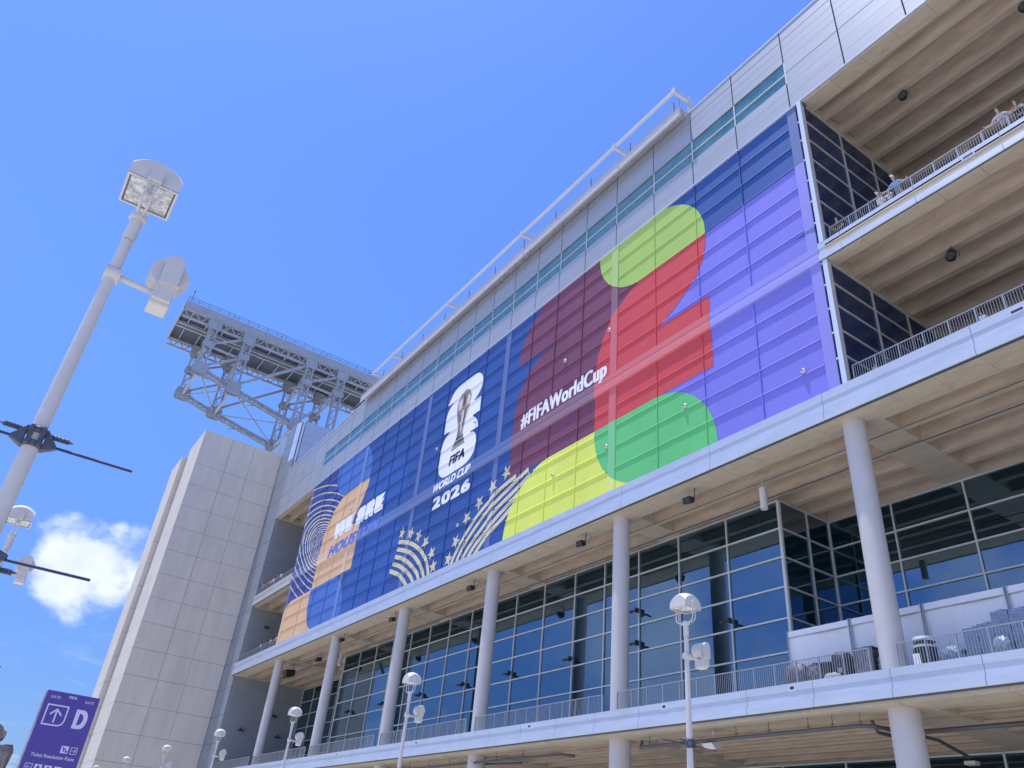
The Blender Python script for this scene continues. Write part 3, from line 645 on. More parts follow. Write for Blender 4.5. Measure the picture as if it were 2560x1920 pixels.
# ------------------------------------------------------------------ printed wrap on the facade
wrap = thing('building_wrap', (-58, 30, 23.2), 'giant printed wrap on the curtain wall with colourful rounded shapes, white emblem, stars and lettering', 'banner')
BAND = [(32.47, 0.0), (32.44, 0.09), (31.98, 0.10), (31.93, 0.08), (31.62, 0.12), (31.24, 0.15), (31.19, 0.0)]
def off(x, z):
    o = 0.0
    for (z1, a), (z0, b) in zip(BAND[:-1], BAND[1:]):
        if z0 <= z <= z1: o = a + (b - a) * (z1 - z) / (z1 - z0)
    for p0, p1 in PIERS:
        if p0 < x < p1: o = max(o, min(0.06, (x - p0) * 5, (p1 - x) * 5))
    return o
ZCUT = [z for z, _ in BAND]; XCUT = [v for p in PIERS for v in (p[0], p[0] + 0.018, p[1] - 0.018, p[1])]
LAYERS = []
def drape(name, loops, m, parent=wrap, clip=(BX0, BX1, BZ0, BZ1), tris=None, label=None):
    bm = bmesh.new()
    if tris is None:
        for lp in loops:
            vs = [bm.verts.new((x, 0, z)) for x, z in lp]; bm.faces.new(vs)
        bm.normal_update()
        bmesh.ops.triangulate(bm, faces=bm.faces[:])
    else:
        V = [bm.verts.new((x, 0, z)) for x, z in tris[0]]
        for f in tris[1]:
            try: bm.faces.new([V[i] for i in f])
            except ValueError: pass
        bmesh.ops.remove_doubles(bm, verts=bm.verts[:], dist=1e-4)
    def cut(co, no, outer=False):
        bmesh.ops.bisect_plane(bm, geom=bm.verts[:] + bm.edges[:] + bm.faces[:], plane_co=co, plane_no=no, clear_outer=outer, dist=1e-5)
    cut((clip[1], 0, 0), (1, 0, 0), True); cut((clip[0], 0, 0), (-1, 0, 0), True); cut((0, 0, clip[3]), (0, 0, 1), True); cut((0, 0, clip[2]), (0, 0, -1), True)
    if not bm.faces: bm.free(); return
    LAYERS.append((m, [((e.verts[0].co.x, e.verts[0].co.z), (e.verts[1].co.x, e.verts[1].co.z)) for e in bm.edges if len(e.link_faces) == 1]))
    zs = [v.co.z for v in bm.verts]; xs_ = [v.co.x for v in bm.verts]
    for z in ZCUT:
        if min(zs) < z < max(zs): cut((0, 0, z), (0, 0, 1))
    for x in XCUT:
        if min(xs_) < x < max(xs_): cut((x, 0, 0), (1, 0, 0))
    L = len(LAYERS) if False else drape.depth
    for v in bm.verts: v.co.y = Y0 - off(v.co.x, v.co.z) - 0.004 * L
    bm.normal_update()
    for f in bm.faces:
        if f.normal.y > 0: f.normal_flip()
    bmesh.ops.recalc_face_normals(bm, faces=bm.faces[:]) if False else None
    me = bpy.data.meshes.new(name); bm.to_mesh(me); bm.free(); me.materials.append(MT[m])
    o = bpy.data.objects.new(name, me); COL.objects.link(o)
    o.parent = parent
    r = parent
    while r.parent: r = r.parent
    o.matrix_parent_inverse = Matrix.Translation(-r.location) if r is parent else Matrix.Identity(4)
    if r is not parent: o.matrix_parent_inverse = Matrix.Identity(4)
    if label: o['label'] = label
    return o
drape.depth = 0
def rr(x0, x1, z0, z1, tl=0, tr=0, br=0, bl=0, n=14):
    P = []
    def corner(cx, cz, r, a0, px, pz):
        if r <= 0: P.append((px, pz)); return
        rx = rz = r
        for i in range(n + 1):
            a = math.radians(a0 - 90 * i / n); P.append((cx + rx * math.cos(a), cz + rz * math.sin(a)))
    corner(x0 + tl, z1 - tl, tl, 180, x0, z1); corner(x1 - tr, z1 - tr, tr, 90, x1, z1)
    corner(x1 - br, z0 + br, br, 0, x1, z0); corner(x0 + bl, z0 + bl, bl, -90, x0, z0)
    return P
def cr(pts, n=6, closed=False):      # Catmull-Rom
    out = []; m = len(pts); rng = range(m) if closed else range(m - 1)
    for i in rng:
        g_ = lambda k: pts[(i + k) % m] if closed else pts[max(0, min(m - 1, i + k))]
        p0, p1, p2, p3 = g_(-1), g_(0), g_(1), g_(2)
        for j in range(n):
            t = j / n
            out.append(tuple(0.5 * ((2 * b) + (c - a) * t + (2 * a - 5 * b + 4 * c - d) * t * t + (3 * b - a - 3 * c + d) * t ** 3) for a, b, c, d in zip(p0, p1, p2, p3)))
    if not closed: out.append(pts[-1])
    return out
def stroke(pts, w, n=6):
    c = cr(pts, n); A = []; B = []
    for i, p in enumerate(c):
        q0 = c[max(0, i - 1)]; q1 = c[min(len(c) - 1, i + 1)]; dx, dz = q1[0] - q0[0], q1[1] - q0[1]; L = math.hypot(dx, dz) or 1
        A.append((p[0] - dz / L * w / 2, p[1] + dx / L * w / 2)); B.append((p[0] + dz / L * w / 2, p[1] - dx / L * w / 2))
    return A + B[::-1]
def ribbon(A, B): # closed ring between two same-length loops -> tris
    n = len(A); V = A + B; F = []
    for i in range(n): j = (i + 1) % n; F += [(i, j, n + j, n + i)]
    return V, F
X0, X1, Z0, Z1 = BX0, BX1, BZ0, BZ1
drape('ground_print', [[(X0, Z0), (X1, Z0), (X1, Z1), (X0, Z1)]], 'p_blue')
drape.depth = 1
drape('dark_field', [[(X0, Z0), (-82, Z0), (-82, Z1), (X0, Z1)]], 'p_violetblue')
drape('faint_shape', [rr(-78.0, -67.4, 33.9, 39.0, tr=4.2, br=1.0)], 'p_midblue')
drape('faint_shape', [rr(-78.6, -67.15, 23.2, 32.9, tr=4.2, br=4.2)], 'p_midblue')
drape('purple_shape', [rr(-31.49, X1, 33.87, 39.2)], 'p_purple')
drape('purple_shape', [rr(-37.4, -15.4, 23.0, 33.87, tr=5.0)], 'p_purple')
drape('maroon_shape', [rr(-48.15, -33.0, 39.2, 44.6, tl=5.1)], 'p_maroon')
drape('maroon_shape', [rr(-48.15, -37.3, 28.48, 39.2, tl=5.1)], 'p_maroon')
drape('maroon_shape', [[(-37.3, 33.88), (-31.5, 33.88), (-31.5, 39.2), (-37.3, 39.2)]], 'p_maroon')
drape.depth = 2
cen = (-88.9, 34.0); ux = (-0.906, 0.423); vx = (-0.423, -0.906)
for b in (7.15, 6.2, 5.3, 4.58, 3.95, 3.42, 2.97, 2.58, 2.24, 1.94, 1.67, 1.43, 1.21, 1.01, 0.83, 0.66, 0.5):
    w = 0.075 if b > 2 else (0.045 if b > 1.1 else 0.025); LP = []
    for s_ in (-w, w):
        LP.append([(cen[0] + ux[0] * 2.47 * (b + s_) * math.cos(t) + vx[0] * (b + s_) * math.sin(t), cen[1] + ux[1] * 2.47 * (b + s_) * math.cos(t) + vx[1] * (b + s_) * math.sin(t)) for t in [2 * math.pi * i / 90 for i in range(90)]])
    drape('sound_ring', None, 'p_cream', clip=(X0, -84.5 if b < 6.9 else -87, 28.2, Z1), tris=ribbon(*LP))
S1 = [[(-55.95, 23.1), (-55.34, 24.04), (-54.55, 24.91), (-53.72, 25.65), (-52.23, 26.72), (-50.79, 27.38), (-49.3, 27.98), (-47.5, 28.35), (-47.0, 28.42)],
      [(-55.0, 23.1), (-54.59, 23.85), (-53.75, 24.69), (-52.83, 25.4), (-51.34, 26.34), (-49.87, 26.99), (-48.0, 27.6), (-46.6, 28.05), (-45.3, 28.42)],
      [(-54.1, 23.1), (-53.76, 23.64), (-52.76, 24.43), (-51.58, 25.18), (-50.07, 26.07), (-48.89, 26.57), (-47.71, 26.95), (-46.3, 27.4), (-45.0, 27.9)],
      [(-53.2, 23.1), (-52.98, 23.44), (-51.95, 24.21), (-50.67, 24.85), (-49.43, 25.55), (-48.35, 26.0), (-46.96, 26.54), (-45.8, 27.0)],
      [(-52.2, 23.1), (-51.97, 23.4), (-50.83, 24.2), (-49.74, 24.74), (-48.74, 25.14), (-47.74, 25.6), (-46.8, 26.0)]]
drape('blue_ground', [[(-48.3, 23.1), (-44.8, 23.1), (-44.8, 27.9), (-45.3, 28.49), (-47.0, 28.49), (-48.3, 28.3)]], 'p_blue')
drape.depth = 3
for p in S1: drape('stripe', [stroke(p, 0.40, 4)], 'p_cream')
L1 = [[(-66.94, 28.32), (-64.6, 27.6), (-63.1, 26.9), (-61.85, 26.13), (-60.95, 25.36), (-60.25, 24.6), (-59.65, 23.4), (-59.55, 23.1)],
      [(-67.05, 27.6), (-64.85, 26.85), (-63.4, 26.15), (-62.3, 25.35), (-61.4, 24.6), (-60.7, 23.7), (-60.4, 23.1)],
      [(-67.2, 26.9), (-65.3, 26.2), (-63.75, 25.35), (-62.65, 24.6), (-61.8, 23.9), (-61.3, 23.1)],
      [(-67.5, 26.25), (-65.9, 25.65), (-64.45, 24.9), (-63.5, 24.3), (-62.7, 23.6), (-62.3, 23.05)],
      [(-67.85, 25.6), (-66.0, 24.9), (-64.8, 24.2), (-63.6, 23.2), (-63.5, 23.1)]]
for p in L1: drape('stripe', [stroke(p, 0.40, 4)], 'p_cream')
def star(x, z, r, ang, clip=(X0, X1, Z0, Z1)):
    P = []
    for i in range(10):
        a = math.radians(ang + 90 + 36 * i); q = r if i % 2 == 0 else r * 0.40; P.append((x + q * math.cos(a), z + q * math.sin(a)))
    bmx = [P[i] for i in range(10)]
    drape('star', None, 'p_cream', clip=clip, tris=([(x, z)] + P, [(0, 1 + i, 1 + (i + 1) % 10) for i in range(10)]))
for x, z, a in ((-64.5, 28.5, -22), (-62.75, 27.75, -28), (-61.1, 26.7, -38), (-59.6, 25.3, -52), (-58.95, 23.95, -66)): star(x, z, 0.72, a)
star(-66.5, 29.1, 0.72, -18, (-67.0, X1, Z0, Z1))
for x, z, a in ((-48.45, 29.25, 22), (-50.3, 28.6, 26), (-52.25, 27.8, 30), (-54.05, 26.95, 36), (-55.45, 25.3, 48), (-56.35, 23.95, 56)): star(x, z, 0.72, a)
drape.depth = 4
drape('yellow_shape', [cr([(-48.12, 23.0), (-48.0, 24.1), (-47.67, 25.22), (-47.05, 26.28), (-46.23, 27.08), (-45.09, 27.77), (-43.96, 28.3), (-42.6, 28.48)], 4) + [(-37.3, 28.48), (-32, 28.48), (-32, 23.0)]], 'p_yellow')
drape.depth = 5
drape('red_shape', [[(-26.35, 39.2)] + cr([(-26.33, 38.93), (-26.43, 38.17), (-26.63, 37.29), (-27.21, 36.27), (-27.97, 35.57), (-28.84, 35.03), (-29.72, 34.48), (-30.94, 33.9)], 4) + [(-26.37, 33.87), (-26.35, 28.48), (-37.4, 28.48), (-37.47, 32.97)] + cr([(-37.46, 33.9), (-37.04, 35.43), (-36.43, 36.69), (-35.8, 37.63), (-34.65, 38.36), (-33.64, 38.94), (-32.4, 39.2)], 4)], 'p_red')
drape.depth = 6
drape('lime_shape', [rr(-37.4, -26.35, 39.2, 44.5, tr=5.1, bl=5.1)], 'p_lime')
drape('green_shape', [rr(-37.4, -26.35, 23.12, 28.48, tr=5.1, bl=5.2)], 'p_green')
# left figure
drape.depth = 3
drape('tan_shape', [rr(-97.75, -85.0, 23.0, 28.35, tl=2.3)], 'p_tan')
drape('tan_shape', [[(-77.9, 39.14)] + cr([(-77.82, 38.6), (-77.9, 38.1), (-78.21, 37.29), (-78.71, 36.47), (-79.21, 35.87), (-79.65, 35.34), (-80.1, 34.64), (-80.3, 33.95)], 4) + [(-78.1, 33.85), (-78.1, 28.35), (-89.2, 28.35), (-89.25, 33.0)] + cr([(-89.2, 34.4), (-88.88, 35.6), (-88.1, 36.6), (-87.42, 37.52), (-86.81, 38.05), (-85.98, 38.55), (-85.03, 39.0), (-84.12, 39.14)], 4)], 'p_tan')
drape.depth = 4
drape('blue_pill', [rr(-88.8, -77.9, 39.1, 44.5, tr=4.6, bl=4.6)], 'p_pill')
drape('blue_pill', [rr(-89.3, -78.65, 23.0, 28.35, tr=4.2, bl=4.2)], 'p_pill')
# emblem
drape.depth = 4
emb = drape('emblem', [cr([(-60.64, 40.82), (-60.46, 41.23), (-60.12, 41.7), (-59.7, 42.1), (-59.2, 42.34), (-58.5, 42.42)], 3) + cr([(-56.3, 42.42), (-55.6, 42.36), (-55.0, 42.12), (-54.5, 41.64), (-54.25, 41.1), (-54.24, 40.5), (-54.6, 39.85), (-55.42, 39.22)], 3) +
        [(-54.2, 39.2), (-54.15, 37.6), (-55.4, 37.52)] + cr([(-55.2, 37.4), (-54.6, 36.9), (-54.25, 36.3), (-54.15, 35.85)], 3)[1:] + [(-55.35, 35.82)] +
        cr([(-54.95, 35.72), (-54.45, 35.3), (-54.2, 34.6), (-54.18, 33.95), (-54.4, 33.35), (-54.9, 32.9), (-55.6, 32.66), (-56.5, 32.6)], 3) +
        cr([(-58.9, 32.56), (-59.6, 32.66), (-60.2, 33.0), (-60.6, 33.5), (-60.76, 34.1)], 3) + cr([(-60.76, 35.6), (-60.7, 36.3), (-60.4, 36.86), (-59.9, 37.25), (-59.1, 37.5)], 3) +
        [(-60.6, 37.58), (-60.66, 39.1)] + cr([(-60.64, 39.4), (-60.5, 39.95), (-60.1, 40.45), (-59.45, 40.8)], 3)], 'p_white', label='white rounded numeral emblem with a golden cup')
drape.depth = 5
def epart(n_, lp, m): drape(n_, [lp], m)
epart('cup', cr([(-57.15, 41.25), (-56.6, 41.05), (-56.28, 40.5), (-56.1, 40.25), (-56.15, 39.6), (-56.3, 38.88), (-56.55, 38.0), (-56.78, 37.3), (-56.9, 36.6), (-56.75, 36.1), (-56.4, 35.3), (-56.25, 35.07), (-57.4, 35.05), (-58.65, 35.03), (-58.45, 35.5), (-58.1, 36.05), (-57.95, 36.7), (-57.93, 37.3), (-58.2, 37.9), (-58.42, 38.6), (-58.6, 39.6), (-58.55, 40.4), (-58.15, 41.0), (-57.65, 41.2)], 3, True), 'p_gold')
drape.depth = 6
for lp, m in (([(-58.3, 40.2), (-57.9, 40.6), (-57.7, 40.0), (-57.9, 39.2), (-58.2, 39.4)], 'p_goldlight'), ([(-57.5, 40.6), (-57.1, 40.7), (-57.05, 39.8), (-57.3, 39.3), (-57.6, 39.8)], 'p_golddark'),
              ([(-56.6, 40.5), (-56.3, 40.2), (-56.35, 39.5), (-56.7, 39.2), (-56.8, 39.9)], 'p_goldlight'), ([(-58.3, 38.9), (-57.8, 38.7), (-57.6, 37.9), (-58.0, 37.9)], 'p_golddark'),
              ([(-57.5, 39.0), (-57.2, 39.1), (-57.1, 37.4), (-57.35, 36.4), (-57.5, 37.2)], 'p_goldlight'), ([(-57.05, 39.0), (-56.75, 38.9), (-56.85, 37.9), (-57.15, 36.6), (-57.2, 37.6)], 'p_golddark'),
              ([(-57.8, 37.2), (-57.6, 37.3), (-57.55, 36.4), (-57.8, 35.9), (-57.95, 36.0)], 'p_golddark'), ([(-56.55, 38.8), (-56.4, 38.9), (-56.65, 37.7), (-56.8, 37.5)], 'p_goldlight'),
              ([(-58.48, 35.45), (-56.45, 35.48), (-56.6, 35.75), (-58.25, 35.73)], 'p_base'), ([(-58.08, 35.95), (-56.72, 35.97), (-56.8, 36.2), (-57.98, 36.18)], 'p_base')): epart('cup_detail', lp, m)
# lettering
def text(body, x0, x1, z0, z1, m, shear=0.0, bold=0.0, space=1.0, name='lettering', fn=None, boldz=None):
    """bold: how far (in metres) the strokes are thickened sideways"""
    cu = bpy.data.curves.new('t', 'FONT'); cu.body = body; cu.shear = shear; cu.space_character = space; cu.resolution_u = 4
    o = bpy.data.objects.new('t', cu); COL.objects.link(o); dg = bpy.context.evaluated_depsgraph_get(); me = bpy.data.meshes.new_from_object(o.evaluated_get(dg))
    V = [v.co.copy() for v in me.vertices]; F = [tuple(p.vertices) for p in me.polygons]
    bpy.data.objects.remove(o); bpy.data.curves.remove(cu); bpy.data.meshes.remove(me)
    ax0 = min(v.x for v in V); ax1 = max(v.x for v in V); ay0 = min(v.y for v in V); ay1 = max(v.y for v in V)
    bz = bold * 0.6 if boldz is None else boldz; x0 += bold; x1 -= bold; z0 += bz; z1 -= bz
    P = [(x0 + (v.x - ax0) / (ax1 - ax0) * (x1 - x0), z0 + (v.y - ay0) / (ay1 - ay0) * (z1 - z0)) for v in V]
    sh = [(0, 0)] if bold == 0 else [(-bold, -bz), (bold, bz), (-bold, bz), (bold, -bz), (0, 0), (-bold * .5, 0), (bold * .5, 0)]
    if fn: return fn(P, F, m, name, sh)
    D0 = drape.depth; bm = bmesh.new()
    for k, (dx, dz) in enumerate(sh):
        drape.depth = D0 + k * 0.35; q = drape(name, None, m, tris=([(a + dx, b + dz) for a, b in P], F)); bm.from_mesh(q.data); md = q.data; bpy.data.objects.remove(q); bpy.data.meshes.remove(md)
        if k < len(sh) - 1: pass
    drape.depth = D0; me = bpy.data.meshes.new(name); bm.to_mesh(me); bm.free(); me.materials.append(MT[m])
    r_ = bpy.data.objects.new(name, me); COL.objects.link(r_); r_.parent = wrap; r_.matrix_parent_inverse = Matrix.Translation(-wrap.location); return r_
drape.depth = 7
text('FIFA', -58.75, -55.95, 33.5, 34.5, 'p_text', 0.15, 0.07, 1.02)
text('WORLD CUP', -60.95, -54.35, 31.40, 32.24, 'p_white', 0.22, 0.06)
text('2026', -60.85, -54.2, 29.66, 30.88, 'p_white', 0.0, 0.13, 1.12)
text('#FIFAWorldCup', -46.98, -36.2, 32.20, 34.02, 'p_white', 0.0, 0.085, 1.07, boldz=0.03)
text('HOUS', -85.8, -78.3, 31.28, 32.78, 'p_houston', 0.1, 0.17, 1.12)
text('TON', -78.1, -72.5, 31.28, 32.78, 'p_houstonlight', 0.1, 0.17, 1.12)
def block(lps):
    for lp in lps: drape('lettering', [lp], 'p_white')
# fat block letters: W E / A R E with thin slits
block([[(-85.5, 35.5), (-84.4, 35.5), (-84.33, 34.4), (-84.2, 35.5), (-83.0, 35.5), (-82.93, 34.4), (-82.85, 35.5), (-82.45, 35.5), (-82.55, 33.75), (-82.85, 33.5), (-83.75, 33.5), (-84.02, 34.1), (-84.2, 33.5), (-85.0, 33.5), (-85.35, 33.8)],
       [(-82.35, 35.47), (-80.1, 35.42), (-80.55, 34.9), (-80.9, 34.72), (-80.25, 34.6), (-80.65, 34.25), (-80.95, 34.15), (-80.2, 34.1), (-80.2, 33.5), (-82.1, 33.5), (-82.38, 33.8)],
       [(-79.38, 34.75), (-79.3, 35.2), (-78.9, 35.55), (-77.6, 35.58), (-77.25, 35.3), (-77.2, 33.8), (-77.5, 33.5), (-77.85, 33.55), (-77.95, 34.0), (-78.05, 33.5), (-79.35, 33.5), (-79.42, 34.4), (-79.0, 34.62)],
       [(-77.08, 35.52), (-75.3, 35.6), (-74.95, 35.3), (-74.9, 34.7), (-75.2, 34.4), (-74.85, 34.3), (-74.85, 33.5), (-75.7, 33.5), (-76.0, 33.95), (-76.1, 33.5), (-76.8, 33.5), (-77.05, 33.8)],
       [(-74.75, 35.6), (-72.45, 35.5), (-72.85, 35.05), (-73.1, 34.88), (-72.5, 34.85), (-72.9, 34.35), (-73.15, 34.18), (-72.5, 34.1), (-72.5, 33.5), (-74.3, 33.5), (-74.7, 33.8)]])

# the glazing bars stand proud of the print and carry its colours
def spans(axis, c, lo, hi):
    """colour runs of the print along the line x=c (axis 0) or z=c (axis 1)"""
    cuts = {lo, hi}; L = []
    for m, E_ in LAYERS:
        xs_ = []
        for (ax, az), (bx, bz) in E_:
            p, q = (ax, bx) if axis == 0 else (az, bz); r, s_ = (az, bz) if axis == 0 else (ax, bx)
            if (p > c) != (q > c): xs_.append(r + (s_ - r) * (c - p) / (q - p))
        xs_.sort(); L.append((m, xs_)); cuts.update(x for x in xs_ if lo < x < hi)
    cs_ = sorted(cuts); R = []
    for a, b in zip(cs_[:-1], cs_[1:]):
        if b - a < 0.02: continue
        mid = (a + b) / 2; col = 'p_blue'
        for m, xs_ in L:
            if sum(1 for x in xs_ if x < mid) % 2: col = m
        if R and R[-1][2] == col and abs(R[-1][1] - a) < 0.03: R[-1][1] = b
        else: R.append([a, b, col])
    return R
def segs(edges, lo, hi):
    out_ = []; p = lo
    for a, b in sorted(edges):
        if a > p: out_.append((p, min(a, hi)))
        p = max(p, b)
    if p < hi: out_.append((p, hi))
    return [s_ for s_ in out_ if s_[1] - s_[0] > 0.1]
for rows, z0, z1, zc in ((UP[1:], 32.48, 44.25, 'upper'), (LOW, 23.22, 31.18, 'lower')):
    for z in rows:
        mb = MB()
        for a, b in segs(PIERS, BX0, BX1):
            for s0, s1, c in spans(1, z + 0.03, a, b):
                mb.hexa([(s0, Y0 - 0.08, z - 0.015), (s1, Y0 - 0.08, z - 0.015), (s1, Y0 + 0.01, z - 0.03), (s0, Y0 + 0.01, z - 0.03), (s0, Y0 - 0.055, z + 0.055), (s1, Y0 - 0.055, z + 0.055), (s1, Y0 + 0.01, z + 0.07), (s0, Y0 + 0.01, z + 0.07)], c)
        mb.build('glazing_bar', None, wrap)
    for x in MULL:
        mb = MB()
        for s0, s1, c in spans(0, x + 0.003, z0, z1): mb.box(x - 0.03, x + 0.03, Y0 - 0.075, Y0 + 0.01, s0, s1, c)
        mb.build('glazing_bar', None, wrap)
# small white dome lights that poke through the print
for x, z in ((-41.27, 36.45), (-54.64, 36.48), (-61.62, 36.42), (-35.98, 26.76), (-55.35, 26.67), (-41.92, 26.68), (-28.7, 26.71), (-20.34, 25.1), (-81.6, 36.31), (-35.95, 36.5)):
    mb = MB(); mb.tube([(x, Y0 - 0.03, z), (x, Y0 - 0.14, z), (x, Y0 - 0.2, z)], [0.15, 0.14, 0.08], 16, 'lamp_white'); mb.tube([(x, Y0 - 0.201, z), (x, Y0 - 0.23, z)], 0.045, 10, 'pipe_iron'); mb.build('dome_light', None, wrap)

# ------------------------------------------------------------------ plaza lamps
def make_lamp(arms):
    L = thing('plaza_lamp', (0, 0, 0), 'x', 'street lamp', 'white plaza lamps with domed heads')
    pm = 'lamp_white'
    def B(mb, name, m=pm, parent=L, **k):
        o = mb.build(name, m, None, **k); o.parent = parent; return o
    mb = MB(); mb.lathe((0, 0, 0), [(0.17, 0), (0.17, 0.25), (0.105, 0.3), (0.058, 7.35)], 24); B(mb, 'pole', smooth=True)
    mb = MB(); mb.lathe((0, 0, 0), [(0.068, 7.36), (0.072, 7.38), (0.072, 7.66), (0.095, 7.68), (0.095, 7.74), (0.03, 7.75)], 20); mb.box(-0.12, 0.12, -0.035, 0.035, 7.66, 7.72); B(mb, 'sleeve', smooth=True)
    a = 0.285; zb = 8.07
    mb = MB()
    def top(u, v):
        x = (u * 2 - 1) * a; y = (v * 2 - 1) * a; return (x, y, zb + math.sqrt(max(0, 0.425 ** 2 - x * x - y * y)))
    mb.grid(top, 16, 16)
    for ax, s in ((0, 1), (0, -1), (1, 1), (1, -1)):
        def side(u, v, ax=ax, s=s):
            t = (u * 2 - 1) * a; x, y = (s * a, t) if ax == 0 else (t, s * a); zt = zb + math.sqrt(max(0, 0.425 ** 2 - x * x - y * y)); return (x, y, zb + (zt - zb) * v)
        mb.grid(side, 16, 4)
    mb.grid(lambda u, v: ((u * 2 - 1) * a, (v * 2 - 1) * a, zb + 0.05), 1, 1)
    mb.box(-a, a, -a, -a + 0.025, zb - 0.012, zb + 0.01); mb.box(-a, a, a - 0.025, a, zb - 0.012, zb + 0.01); mb.box(-a, -a + 0.025, -a + 0.025, a - 0.025, zb - 0.012, zb + 0.01); mb.box(a - 0.025, a, -a + 0.025, a - 0.025, zb - 0.012, zb + 0.01)
    hd = B(mb, 'lamp_head', smooth=True)
    mb = MB(); mb.grid(lambda u, v: ((u * 2 - 1) * 0.24, (v * 2 - 1) * 0.24, zb - 0.045 * (1 - (u * 2 - 1) ** 2) * (1 - (v * 2 - 1) ** 2) + 0.0), 10, 10)
    g_ = B(mb, 'lens', 'glass_refl', hd, smooth=True)
    mb = MB(); mb.tube([(0, -0.2, zb + 0.02), (0, 0.2, zb + 0.02)], 0.04, 10); mb.box(-0.2, -0.06, -0.16, 0.16, zb + 0.01, zb + 0.035)
    B(mb, 'lamp_bulb', 'mullion', hd)
    for s in (1, -1):
        mb = MB(); P = [(s * (a - 0.02), -0.055 * 1, zb + 0.02), (s * (a - 0.02), 0.055, zb + 0.02)]
        pr = [(-0.075, 0.0), (0.075, 0.0), (0.075, 0.13), (0.055, 0.18), (0.02, 0.205), (-0.02, 0.205), (-0.055, 0.18), (-0.075, 0.13)]
        A = [(s * (a - 0.02), y, zb + z) for y, z in pr]; C_ = [(s * (a + 0.055), y, zb + z) for y, z in pr]
        mb.poly(C_ if s > 0 else C_[::-1])
        for i in range(8): mb.poly([A[i], A[(i + 1) % 8], C_[(i + 1) % 8], C_[i]])
        B(mb, 'bracket_cap', parent=hd)
        mb = MB()
        for y in (-0.045, 0.045):
            mb.tube([(s * 0.30, y, zb + 0.01), (s * 0.30, y, 7.84), (s * 0.285, y, 7.78), (s * 0.24, y, 7.735), (s * 0.16, y * 0.8, 7.715), (s * 0.05, y * 0.6, 7.71)], 0.014, 8)
        B(mb, 'support_bars', smooth=True)
    # side floodlight with rounded drum and box housing
    mb = MB(); mb.tube([(0, 0.05, 6.86), (0, 0.46, 6.84)], 0.035, 12); mb.tube([(0, -0.075, 6.86), (0, 0.085, 6.86)], 0.095, 16); B(mb, 'arm', smooth=True)
    mb = MB(); mb.box(-0.16, 0.10, 0.44, 0.66, 6.66, 6.90)
    fl = B(mb, 'floodlight', bevel=0.02)
    mb = MB(); pr = [(0.45, 6.90), (0.65, 6.90), (0.65, 7.20), (0.63, 7.26), (0.59, 7.30), (0.51, 7.30), (0.47, 7.26), (0.45, 7.20)]
    A = [(0.12, y, z) for y, z in pr]; C_ = [(0.20, y, z) for y, z in pr]; mb.poly(C_); mb.poly(A[::-1])
    for i in range(8): mb.poly([A[i], A[(i + 1) % 8], C_[(i + 1) % 8], C_[i]])
    mb.box(0.06, 0.16, 0.45, 0.65, 6.7, 6.92); B(mb, 'housing', parent=fl, bevel=0.01)
    mb = MB(); pr = []
    for i in range(13): t = math.radians(85 + 165 * i / 12); pr.append((0.53 + 0.20 * math.cos(t), 7.10 + 0.20 * math.sin(t)))
    pr += [(0.68, 6.98), (0.76, 7.12), (0.60, 7.31)]
    A = [(-0.16, y, z) for y, z in pr]; C_ = [(0.115, y, z) for y, z in pr]; k = len(pr); mb.poly(C_); mb.poly(A[::-1])
    for i in range(k): mb.poly([A[i], A[(i + 1) % k], C_[(i + 1) % k], C_[i]])
    B(mb, 'drum', parent=fl, bevel=0.012)
    for z, s_, ln in arms:
        mb = MB(); mb.lathe((0, 0, z - 0.10), [(0.098, 0), (0.102, 0.02), (0.102, 0.05), (0.098, 0.06)], 20); mb.lathe((0, 0, z + 0.04), [(0.098, 0), (0.102, 0.02), (0.102, 0.05), (0.098, 0.06)], 20)
        mb.box(0.085, 0.115, -0.07, -0.03, z - 0.1, z + 0.1); mb.box(0.085, 0.115, 0.03, 0.07, z - 0.1, z + 0.1)
        for s in (1, -1):
            mb.hexa([(-0.05, s * 0.085, z - 0.11), (0.06, s * 0.085, z - 0.11), (0.03, s * 0.21, z - 0.05 * s_), (-0.02, s * 0.21, z - 0.05 * s_), (-0.05, s * 0.085, z + 0.11), (0.06, s * 0.085, z + 0.11), (0.03, s * 0.21, z + 0.02 - 0.05 * s_), (-0.02, s * 0.21, z + 0.02 - 0.05 * s_)])
        cl = B(mb, 'banner_clamp', 'bracket_metal', bevel=0.006)
        for s in (1, -1):
            mb = MB(); mb.tube([(0, s * 0.19, z - 0.03 * s_), (0, s * ln, z - 0.03 * s_)], 0.014, 10); B(mb, 'banner_rod', 'blue_rod', cl, smooth=True)
            mb = MB(); mb.tube([(0, s * (0.15 + 0.0018 * i), z + 0.07 * s_ + 0.022 * math.sin(i * 0.7)) if False else (0.022 * math.cos(i * 0.75), s * (0.13 + 0.0016 * i), z + 0.065 * s_ + 0.022 * math.sin(i * 0.75)) for i in range(100)], 0.006, 5)
            mb.tube([(0, s * 0.285, z + 0.065 * s_), (0, s * 0.33, z + 0.062 * s_)], [0.018, 0.004], 8); B(mb, 'spring', 'bracket_metal', cl)
    return L
la = make_lamp([(4.79, 1, 0.92), (3.60, -1, 0.92)])
